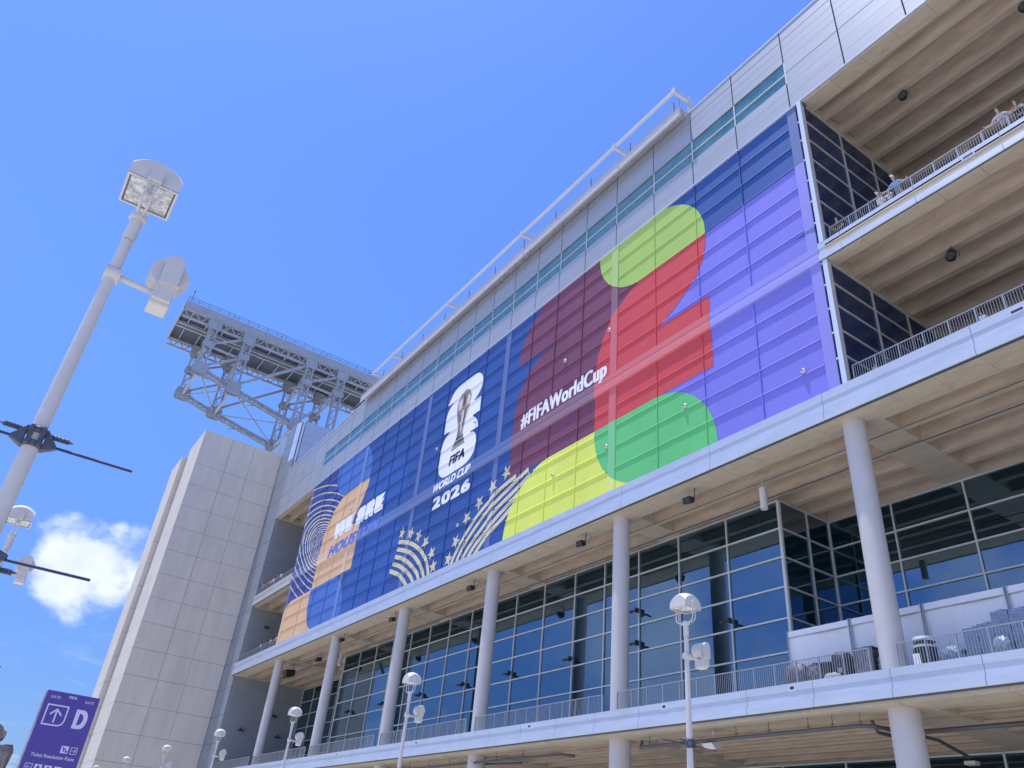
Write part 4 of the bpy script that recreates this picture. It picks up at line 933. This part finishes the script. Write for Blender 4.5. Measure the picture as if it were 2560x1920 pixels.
lamp_spots = [((-8.25, -0.26), 'big near grey lamp post with domed head, floodlight and empty banner rods against the sky'),
              ((-22.42, -0.24), 'lamp post half hidden behind the big near pole, seen against the sky'),
              ((-14.74, 15.10), 'tallest-looking white lamp in front of the blue reflecting glass, beside the white tent'),
              ((-30.29, 15.21), 'white lamp second in size, in front of the glass wall between two round columns'),
              ((-43.80, 15.37), 'white lamp standing before the second column from the grey end wall'),
              ((-57.83, 15.51), 'small white lamp in front of the grey return wall'),
              ((-73.03, 15.73), 'small white lamp in front of the concrete tower, with its side floodlight just showing'),
              ((-89.11, 15.86), 'tiny white lamp head low in front of the concrete tower, second from the far end'),
              ((-105.83, 16.01), 'farthest lamp, only the top of its dome showing by the foot of the concrete tower')]
for i, (p, lb) in enumerate(lamp_spots):
    o = la if i == 0 else copy_tree(la)
    o.location = (p[0], p[1], 0); o['label'] = lb
# all lamps, near and far, share the same paint
# ------------------------------------------------------------------ wayfinding totem
sg = thing('gate_sign', (-18.06, 1.92, 0), 'tall purple totem sign with white gate letters and arrows', 'sign')
mb = MB(); mb.box(-18.10, -18.002, 1.45, 2.385, 0.0, 3.905); mb.build('sign_body', 'sign_purple', sg)
mb = MB(); mb.box(-18.22, -18.101, 1.43, 2.37, 0.0, 3.89)
for k in range(8): mb.box(-18.17, -18.0, 1.432 - 0.004 * (k % 2), 1.4495, 0.2 + k * 0.46, 0.2 + k * 0.46 + 0.45)
mb.build('side_panel', 'sign_side', sg)
def signtext(body, y0, y1, z0, z1, bold=0.0, shear=0):
    def fn(P, F, m, name, sh):
        mb = MB()
        for k, (dx, dz) in enumerate(sh):
            for f in F: mb.poly([(-17.998 + k * 0.0003, P[i][0] + dx, P[i][1] + dz) for i in f])
        return mb.build('lettering', m, sg)
    text(body, y0, y1, z0, z1, 'sign_text', shear, bold, 1.0, fn=fn)
signtext('GATE', 1.535, 1.70, 3.778, 3.825, 0.0006); signtext('GATE', 2.142, 2.305, 3.774, 3.821, 0.0006); signtext('FIFA', 1.845, 1.99, 3.81, 3.861, 0.0025)
signtext('D', 2.055, 2.285, 3.318, 3.655, 0.02); signtext('Ticket Resolution Point', 1.558, 2.30, 2.775, 2.836, 0.0012)
def signpoly(loops, name='pictogram', m='sign_text', x=-17.998):
    mb = MB()
    for lp in loops: mb.poly([(x, y, z) for y, z in lp])
    mb.build(name, m, sg)
def outline(y0, y1, z0, z1, w, r):
    def L(i):
        P = [(y0 + i, z0 + i), ]; rr_ = r - i
        for k in range(7): t = math.radians(-90 + 15 * k); P.append((y1 - i - rr_ + rr_ * math.cos(t), z0 + i + rr_ + rr_ * math.sin(t)))
        return P + [(y1 - i, z1 - i), (y0 + i, z1 - i)]
    A, B_ = L(0), L(w); n = len(A)
    return [[A[i], A[(i + 1) % n], B_[(i + 1) % n], B_[i]] for i in range(n)]
def rot(P, a, c): 
    ca, sa = math.cos(a), math.sin(a); return [(c[0] + y * ca - z * sa, c[1] + y * sa + z * ca) for y, z in P]
def arrow(c, s, a):
    return [rot([(-0.11 * s, -1 * s), (0.11 * s, -1 * s), (0.11 * s, 0.62 * s), (-0.11 * s, 0.62 * s)], a, c), rot([(0, 1 * s), (-0.85 * s, 0.18 * s), (-0.70 * s, 0.0), (0, 0.72 * s)], a, c), rot([(0, 1 * s), (0, 0.72 * s), (0.70 * s, 0), (0.85 * s, 0.18 * s)], a, c)]
signpoly(outline(1.53, 1.912, 3.309, 3.675, 0.024, 0.12)); signpoly(arrow((1.722, 3.49), 0.125, 0))
signpoly(outline(2.185, 2.302, 2.884, 3.007, 0.010, 0.035)); signpoly(arrow((2.243, 2.946), 0.042, -math.pi / 2))
signpoly([[(2.018, 2.886), (2.146, 2.886), (2.146, 3.011), (2.018, 3.011)]]); signpoly([[(2.05, 2.92), (2.085, 2.985), (2.10, 2.975), (2.075, 2.91)], [(2.035, 2.99), (2.05, 2.995), (2.075, 2.95), (2.06, 2.94)], [(2.10, 2.90), (2.13, 2.90), (2.135, 2.93), (2.115, 2.945), (2.095, 2.93)]], m='sign_purple', x=-17.996)
signpoly(outline(1.53, 1.655, 2.53, 2.657, 0.010, 0.035)); signpoly(arrow((1.592, 2.594), 0.042, math.pi / 2))
for y in (1.69, 1.855, 2.02):
    signpoly([[(y, 2.53), (y + 0.125, 2.53), (y + 0.125, 2.657), (y, 2.657)]]); signpoly([[(y + 0.03, 2.55), (y + 0.095, 2.55), (y + 0.095, 2.59), (y + 0.075, 2.635), (y + 0.05, 2.635), (y + 0.03, 2.59)]], m='sign_purple', x=-17.996)

# ------------------------------------------------------------------ rough stones at the left edge
def stone(name, pts, x0, x1, label, seed):
    rnd = random.Random(seed); bm = bmesh.new()
    A = [bm.verts.new((x1, y, z)) for y, z in pts]; B_ = [bm.verts.new((x0, y + 0.02, z)) for y, z in pts]; n = len(pts)
    bm.faces.new(A); bm.faces.new(B_[::-1])
    for i in range(n): bm.faces.new((A[i], B_[i], B_[(i + 1) % n], A[(i + 1) % n]))
    bmesh.ops.triangulate(bm, faces=bm.faces[:]); bmesh.ops.subdivide_edges(bm, edges=bm.edges[:], cuts=4, use_grid_fill=True)
    for v in bm.verts: v.co += Vector((rnd.uniform(-1, 1), rnd.uniform(-.5, .5), rnd.uniform(-.5, .5))) * 0.008
    bmesh.ops.recalc_face_normals(bm, faces=bm.faces[:]); me = bpy.data.meshes.new(name); bm.to_mesh(me); bm.free(); me.materials.append(MT['stone'])
    o = bpy.data.objects.new(name, me); COL.objects.link(o); return tag(o, label, 'stone')
stone('stone_block', [(0.615, 2.255), (0.637, 2.20), (0.62, 2.0), (0.60, 1.7), (0.60, 0), (0.1, 0), (0.1, 2.2), (0.50, 2.235)], -9.5, -9.0, 'rough grey-brown stone block in the bottom left corner', 3)
stone('stone_ledge', [(0.525, 2.345), (0.515, 2.30), (0.49, 2.275), (0.30, 2.27), (0.3, 2.5), (0.46, 2.40)], -9.3, -9.0, 'pale jutting stone tip above the rough block at the left edge', 5)

# ------------------------------------------------------------------ white event tents along the balcony
for i, (x0, x1) in enumerate(((-25.3, -21.78), (-21.74, -18.22), (-18.18, -14.68), (-14.64, -11.1))):
    lb = ['white canopy tent nearest the recessed glass corner', 'white canopy tent just left of the big column', 'white canopy tent just right of the big column', 'white canopy tent at the right edge with stacked chairs before it'][i]
    t = thing('canopy_tent', ((x0 + x1) / 2, 34.5, 9.9), lb, 'tent', 'white tents in a row on the balcony')
    mb = MB(); mb.grid(lambda u, v: (x0 + (x1 - x0) * u, 33.0 + 0.035 * math.sin(u * 23 + i) * (1 - v) + 0.03 * math.sin(u * 7 + v * 3), 9.95 + 2.98 * v), 40, 8); mb.build('side_wall', 'tent_white', t, smooth=True)
    mb = MB()
    mb.grid(lambda u, v: (x0 + (x1 - x0) * u, 32.96 - 0.01 * math.sin(u * 31), 12.93 + (0.32 + 0.07 * abs(math.sin(u * math.pi)) * 0) * v + 0.02 * math.sin(u * 17) * (1 - v)), 30, 2)
    mb.build('valance', 'tent_white', t, smooth=True)
    mb = MB(); xm = (x0 + x1) / 2; zt = 14.2
    C_ = [(x0, 32.96, 13.25), (x1, 32.96, 13.25), (x1, 36.3, 13.25), (x0, 36.3, 13.25)]
    for k in range(4): mb.poly([C_[k], C_[(k + 1) % 4], (xm, 34.6, 13.7)])
    mb.build('roof', 'tent_white', t)
    mb = MB()
    for x in (x0 + 0.03, x1 - 0.03): mb.bar((x, 32.93, 9.93), (x, 32.93, 13.28), 0.045)
    mb.bar((x0, 32.94, 12.94), (x1, 32.94, 12.94), 0.03); mb.build('frame', 'rail_steel', t)

# ------------------------------------------------------------------ things stored behind the balustrade
def mound(name, x0, x1, h, m, label, cat, yc=31.3, dy=0.38, seed=1, sq=3.0, group=None):
    rnd = random.Random(seed); bm = bmesh.new(); bmesh.ops.create_icosphere(bm, subdivisions=4, radius=1.0); cx_, rx = (x0 + x1) / 2, (x1 - x0) / 2
    for v in bm.verts:
        c = v.co; k = (abs(c.x) ** sq + abs(c.y) ** sq + abs(c.z) ** sq) ** (-1 / sq); c *= k
        c *= 1 + 0.06 * math.sin(c.x * 9 + seed) * math.sin(c.z * 11 + seed * 2) + rnd.uniform(-.025, .025)
        v.co = Vector((c.x * rx, c.y * dy, (c.z + 1) / 2 * h))
    me = bpy.data.meshes.new(name); bm.to_mesh(me); bm.free(); me.materials.append(MT[m])
    for p in me.polygons: p.use_smooth = True
    o = bpy.data.objects.new(name, me); COL.objects.link(o); o.location = (cx_, yc, 9.91); return tag(o, label, cat, group)
def chairstack(x0, x1, h, label, m='wrap_blue', grp='plastic-wrapped chair stacks on the balcony'):
    t = thing('chair_stack', ((x0 + x1) / 2, 31.35, 9.91), label, 'chair stack', grp)
    mb = MB(); n = int((h - 0.45) / 0.085); w = (x1 - x0)
    for i in range(n):
        z = 9.91 + 0.42 + i * 0.085; o_ = 0.012 * math.sin(i * 1.7)
        mb.hexa([(x0 + o_, 31.1, z), (x1 + o_, 31.1, z + 0.01), (x1 + o_, 31.62, z + 0.02), (x0 + o_, 31.62, z), (x0 + o_, 31.1, z + 0.055), (x1 + o_, 31.1, z + 0.065), (x1 + o_, 31.62, z + 0.075), (x0 + o_, 31.62, z + 0.055)])
    mb.build('stacked_seats', m, t)
    mb = MB()
    for x in (x0 + 0.04, x1 - 0.04):
        for y in (31.13, 31.58): mb.bar((x, y, 9.92), (x, y, 9.91 + h * 0.8), 0.035)
    mb.build('legs', 'dark_metal', t)
    mb = MB(); mb.grid(lambda u, v: (x0 - 0.03 + (w + 0.06) * u, 31.06 + 0.6 * v, 9.91 + h - 0.12 + 0.13 * math.sin(u * math.pi) * math.sin(v * math.pi) + 0.015 * math.sin(u * 19 + v * 13)), 12, 8)
    mb.grid(lambda u, v: (x0 - 0.03 + (w + 0.06) * u, 31.055 + 0.012 * math.sin(u * 21 + v * 15), 9.91 + 0.35 + (h - 0.47) * v), 12, 14)
    mb.build('plastic_wrap', m, t, smooth=True)
mound('wrapped_bundle', -24.3, -23.1, 1.28, 'wrap_grey', 'bulky grey plastic-wrapped bundle at the left end of the stored items', 'bundle', seed=2, sq=2.4)
mound('wrapped_bundle', -23.35, -22.3, 1.22, 'wrap_grey', 'second dark grey wrapped bundle leaning against the first', 'bundle', yc=31.55, seed=4, sq=2.2)
o = None
t = thing('crate', (-22.08, 31.3, 9.91), 'black square crate between the grey bundle and the round-topped case', 'crate')
mb = MB(); mb.box(-22.38, -21.8, 31.05, 31.55, 9.92, 10.94); mb.build('crate_body', 'plastic_black', t, bevel=0.02)
mb = MB(); mb.box(-22.40, -21.78, 31.03, 31.57, 10.86, 10.96); mb.build('lid', 'plastic_black', t, bevel=0.01)
t = thing('equipment_case', (-21.27, 31.3, 9.91), 'big black round-topped case with a white cloth at its foot', 'case')
mb = MB(); mb.tube([(-21.27, 31.3, 9.92), (-21.27, 31.3, 10.9), (-21.27, 31.3, 11.12), (-21.27, 31.3, 11.26), (-21.27, 31.3, 11.33)], [0.48, 0.48, 0.45, 0.34, 0.10], 28); mb.build('case_body', 'plastic_black', t, smooth=True)
mb = MB(); mb.box(-21.2, -21.02, 30.79, 30.82, 10.35, 10.55); mb.build('latch', 'rail_steel', t)
mound('cloth_bundle', -21.85, -21.1, 0.46, 'cloth_white', 'small white cloth bundle at the foot of the black case', 'cloth', yc=30.75, dy=0.15, seed=5)
chairstack(-20.55, -19.68, 1.48, 'wrapped grey chair stack just left of the big column', 'wrap_grey')
mound('wrapped_bundle', -19.66, -19.25, 1.15, 'wrap_blue', 'narrow blue-grey bundle squeezed against the column', 'bundle', yc=31.6, seed=7)
mound('wrapped_bundle', -18.05, -17.85, 1.3, 'wrap_grey', 'pale grey bundle half hidden behind the right side of the column', 'bundle', yc=31.6, dy=0.3, seed=8)
t = thing('trash_bin', (-17.42, 31.2, 9.91), 'round black trash bin with a white paper notice', 'trash bin')
mb = MB(); mb.tube([(-17.42, 31.2, 9.92), (-17.42, 31.2, 10.85)], [0.38, 0.42], 28); mb.build('bin_body', 'plastic_black', t, smooth=True)
mb = MB(); mb.tube([(-17.42, 31.2, 10.86), (-17.42, 31.2, 10.95)], 0.44, 28); mb.tube([(-17.42, 31.2, 11.12), (-17.42, 31.2, 11.28)], [0.44, 0.40], 28); mb.build('rim', 'mullion', t, smooth=True)
mb = MB(); mb.tube([(-17.42, 31.2, 10.95), (-17.42, 31.2, 11.12)], 0.34, 24); mb.build('opening', 'plastic_black', t, smooth=True)
mb = MB(); mb.hexa([(-17.72, 30.76, 10.2), (-17.42, 30.735, 10.14), (-17.42, 30.745, 10.14), (-17.72, 30.77, 10.2), (-17.74, 30.76, 10.62), (-17.44, 30.735, 10.60), (-17.44, 30.745, 10.60), (-17.74, 30.77, 10.62)]); mb.build('paper_notice', 'paper', t)
mound('wrapped_bundle', -16.95, -15.85, 0.92, 'wrap_blue', 'low slumped blue plastic bundle right of the trash bin', 'bundle', seed=9, sq=2.3)
chairstack(-15.72, -15.22, 1.52, 'first blue wrapped chair stack to the right of the slumped bundle'); chairstack(-15.15, -14.62, 1.6, 'second blue wrapped chair stack, a little taller than its neighbour')
chairstack(-14.66 + 0.1, -13.98, 1.95, 'tall blue wrapped chair stack with a rounded plastic cap'); chairstack(-13.9, -13.2, 1.9, 'tall blue wrapped chair stack, leftmost of the pair at the right edge'); chairstack(-13.1, -12.4, 1.85, 'blue wrapped chair stack cut by the right edge of the picture')
mound('wrapped_bundle', -14.6, -13.95, 0.85, 'bag_clear', 'clear plastic bag at the foot of the tall chair stack', 'bag', yc=30.8, dy=0.2, seed=11, sq=2.2)

# ------------------------------------------------------------------ people at the balcony rails
def skinned(name, V, E_, R, m, parent, sub=1):
    me = bpy.data.meshes.new('tmp'); me.from_pydata(V, E_, []); o = bpy.data.objects.new('tmp', me); COL.objects.link(o)
    sk = o.modifiers.new('s', 'SKIN'); sk.use_smooth_shade = True
    for i, v in enumerate(me.skin_vertices[0].data): v.radius = (R[i], R[i]) if not isinstance(R[i], tuple) else R[i]; v.use_root = (i == 0)
    ss = o.modifiers.new('d', 'SUBSURF'); ss.levels = sub; ss.render_levels = sub
    dg = bpy.context.evaluated_depsgraph_get(); out_ = bpy.data.meshes.new_from_object(o.evaluated_get(dg)); bpy.data.objects.remove(o); bpy.data.meshes.remove(me)
    out_.name = name; out_.materials.clear(); out_.materials.append(MT[m]); r = bpy.data.objects.new(name, out_); COL.objects.link(r); r.parent = parent
    for p in out_.polygons: p.use_smooth = True
    return r
def person(x, z, label, shirt, trou='trousers_dark', sk='skin_a', s=1.0, lean=0.25, arms='rail', turn=0.0, cap=None, group='people at the balcony rails', y=30.62, crouch=0.0):
    P = thing('person', (x, y, z), label, 'person', group); P.rotation_euler = (0, 0, turn); P.scale = (s, s, s)
    hz = 0.93 - crouch; ly = -lean
    # -y faces the rail
    pel = (0, 0.05, hz); wa = (0, 0.05 + ly * 0.35, hz + 0.17); ch = (0, 0.05 + ly * 0.8, hz + 0.38); nk = (0, 0.05 + ly * 1.05, hz + 0.54); hd0 = (0, 0.03 + ly * 1.2, hz + 0.62); hd1 = (0, 0.0 + ly * 1.3, hz + 0.72); hd2 = (0, 0.02 + ly * 1.3, hz + 0.80)
    V = [pel, wa, ch, nk, hd0, hd1, hd2]; E_ = [(0, 1), (1, 2), (2, 3), (3, 4), (4, 5), (5, 6)]; R = [(0.15, 0.11), (0.13, 0.10), (0.15, 0.11), 0.055, 0.06, 0.085, 0.08]
    SH = [pel, wa, ch, nk]; SE = [(0, 1), (1, 2), (2, 3)]; SR = [(0.165, 0.125), (0.15, 0.12), (0.17, 0.13), 0.075]
    for sd in (1, -1):
        sh = (sd * 0.19, 0.05 + ly * 0.95, hz + 0.46)
        if arms == 'rail': el = (sd * 0.30, ly - 0.14, 1.12 - (0.0)); ha = (sd * 0.05 + sd * 0.06, -0.40, 1.13)
        elif arms == 'wide': el = (sd * 0.48, -0.25, 1.16); ha = (sd * 0.75, -0.38, 1.12)
        elif arms == 'up': el = (sd * 0.32, -0.12, hz + 0.42); ha = (sd * 0.12, -0.28, hz + 0.68)
        else: el = (sd * 0.25, 0.05, hz + 0.18); ha = (sd * 0.22, -0.12, hz - 0.05)
        i = len(V); V += [sh, el, ha, (ha[0] - sd * 0.04, ha[1] - 0.07, ha[2] - 0.01)]; E_ += [(2, i), (i, i + 1), (i + 1, i + 2), (i + 2, i + 3)]; R += [0.062, 0.043, 0.032, 0.028]
        for q in range(3): V.append((ha[0] - sd * (0.02 + 0.02 * q), ha[1] - 0.13, ha[2] - 0.03)); E_.append((i + 3, len(V) - 1)); R.append(0.012)
        j = len(SH); m_ = tuple((a * 0.35 + b * 0.65) for a, b in zip(sh, el)); SH += [sh, m_]; SE += [(2, j), (j, j + 1)]; SR += [0.082, 0.070]
        kn = (sd * 0.11, -0.02 - crouch * 0.6, (hz) * 0.52 + 0.0); ft = (sd * 0.12, 0.04, 0.08); i = len(V)
        V += [(sd * 0.10, 0.05, hz - 0.08), kn, ft, (sd * 0.13, -0.14, 0.04)]; E_ += [(0, i), (i, i + 1), (i + 1, i + 2), (i + 2, i + 3)]; R += [0.095, 0.06, 0.042, 0.04]
    skinned('body', V, E_, R, sk, P); skinned('shirt', SH, SE, SR, shirt, P)
    T = [(0, 0.05, hz + 0.04)]; TE = []; TR = [(0.165, 0.125)]
    for sd in (1, -1):
        kn = (sd * 0.11, -0.02 - crouch * 0.6, hz * 0.52); i = len(T); T += [(sd * 0.10, 0.05, hz - 0.10), kn, (sd * 0.12, 0.04, 0.14)]; TE += [(0, i), (i, i + 1), (i + 1, i + 2)]; TR += [0.11, 0.078, 0.065]
    skinned('trousers', T, TE, TR, trou, P)
    mb = MB(); c = Vector(hd2)
    mb.grid(lambda u, v: c + Vector((0.092 * math.sin(v * 1.75) * math.cos(u * 6.2832), 0.012 + 0.10 * math.sin(v * 1.75) * math.sin(u * 6.2832), -0.02 + 0.10 * math.cos(v * 1.75))), 16, 7)
    if cap: mb.box(c.x - 0.07, c.x + 0.07, c.y - 0.18, c.y - 0.06, c.z + 0.01, c.z + 0.03)
    h = mb.build('cap' if cap else 'hair', cap or 'hair_dark', None, smooth=True); h.parent = P
    mb = MB(); f = Vector(hd1); mb.tube([(f.x, f.y - 0.075, f.z + 0.02), (f.x, f.y - 0.105, f.z - 0.02)], [0.010, 0.017], 6)
    mb.tube([(f.x - 0.025, f.y - 0.08, f.z - 0.05), (f.x + 0.025, f.y - 0.08, f.z - 0.05)], 0.007, 5); h = mb.build('nose_and_mouth', sk, None); h.parent = P
    mb = MB()
    for sd in (1, -1): mb.tube([(f.x + sd * 0.03, f.y - 0.06, f.z + 0.03), (f.x + sd * 0.03, f.y - 0.083, f.z + 0.03)], [0.014, 0.008], 6)
    h = mb.build('eyes', 'hair_dark', None); h.parent = P
    return P
zu, zl = 32.43, 23.21
person(-13.82, zu, 'man in a blue shirt and white cap leaning wide over the upper right rail', 'shirt_blue', 'trousers_khaki', arms='wide', cap='cap_white', lean=0.3)
person(-14.35, zu, 'person in a white t-shirt beside the man in the blue shirt', 'shirt_white', s=0.78, arms='rail', lean=0.1)
person(-14.75, zu, 'person in a white top bending low behind the upper right railing', 'shirt_white', s=0.85, lean=0.4, crouch=0.3, arms='down', cap='cap_white')
person(-17.45, zu, 'person in dark clothes at the left end of the upper right railing', 'shirt_black', lean=0.05, arms='down')
person(-10.77, zu, 'child in a pale green top behind the upper right railing', 'shirt_green', 'trousers_khaki', s=0.52, lean=0.05, arms='down')
person(-8.45, zu, 'man in a grey printed t-shirt with both arms spread along the top rail', 'shirt_grey', arms='wide', lean=0.35)
person(-7.75, zu, 'person in dark clothing beside the man in the grey printed t-shirt', 'shirt_black', arms='rail', lean=0.2)
person(-11.7, zl, 'child in a white top crouching behind the lower right railing', 'shirt_white', 'trousers_khaki', s=0.62, lean=0.2, crouch=0.25, arms='down')
person(-16.9, zl, 'child in a khaki top low behind the lower right railing by the dark glass', 'trousers_khaki', s=0.5, lean=0.1, arms='down')
for x, lb, sh, ar in ((-104.2, 'person in white at the far upper balcony, nearest the wrap', 'shirt_white', 'wide'), (-105.6, 'person in dark clothes, second from the wrap on the far upper balcony', 'shirt_black', 'rail'), (-107.2, 'person in bright white mid balcony on the far upper level', 'shirt_white', 'rail'),
                      (-108.3, 'person in grey among the far upper balcony group', 'shirt_grey', 'rail'), (-109.6, 'person with pale arms out on the far upper balcony rail', 'shirt_black', 'wide'), (-111.1, 'person in black at the far left end of the upper balcony', 'shirt_black', 'up'), (-111.6, 'person in pale grey tucked in the corner of the upper balcony', 'shirt_grey', 'down')):
    person(x, 32.36, lb, sh, arms=ar, lean=0.2)
for x, lb, sh, ar, tr_ in ((-98.6, 'person in a pink-red shirt on the lower far balcony next to the wrap', 'shirt_pink', 'up', 'trousers_khaki'), (-99.6, 'person in a pale pink top on the lower far balcony', 'shirt_pink', 'rail', 'trousers_khaki'), (-101.6, 'person in dark grey on the lower far balcony', 'shirt_grey', 'rail', 'trousers_dark'),
                           (-103.3, 'person in black with pale hands on the lower far balcony', 'shirt_black', 'rail', 'trousers_dark'), (-105.3, 'person in light grey, leftmost on the lower far balcony', 'shirt_grey', 'rail', 'trousers_khaki')):
    person(x, zl, lb, sh, tr_, arms=ar, lean=0.2, s=0.97)
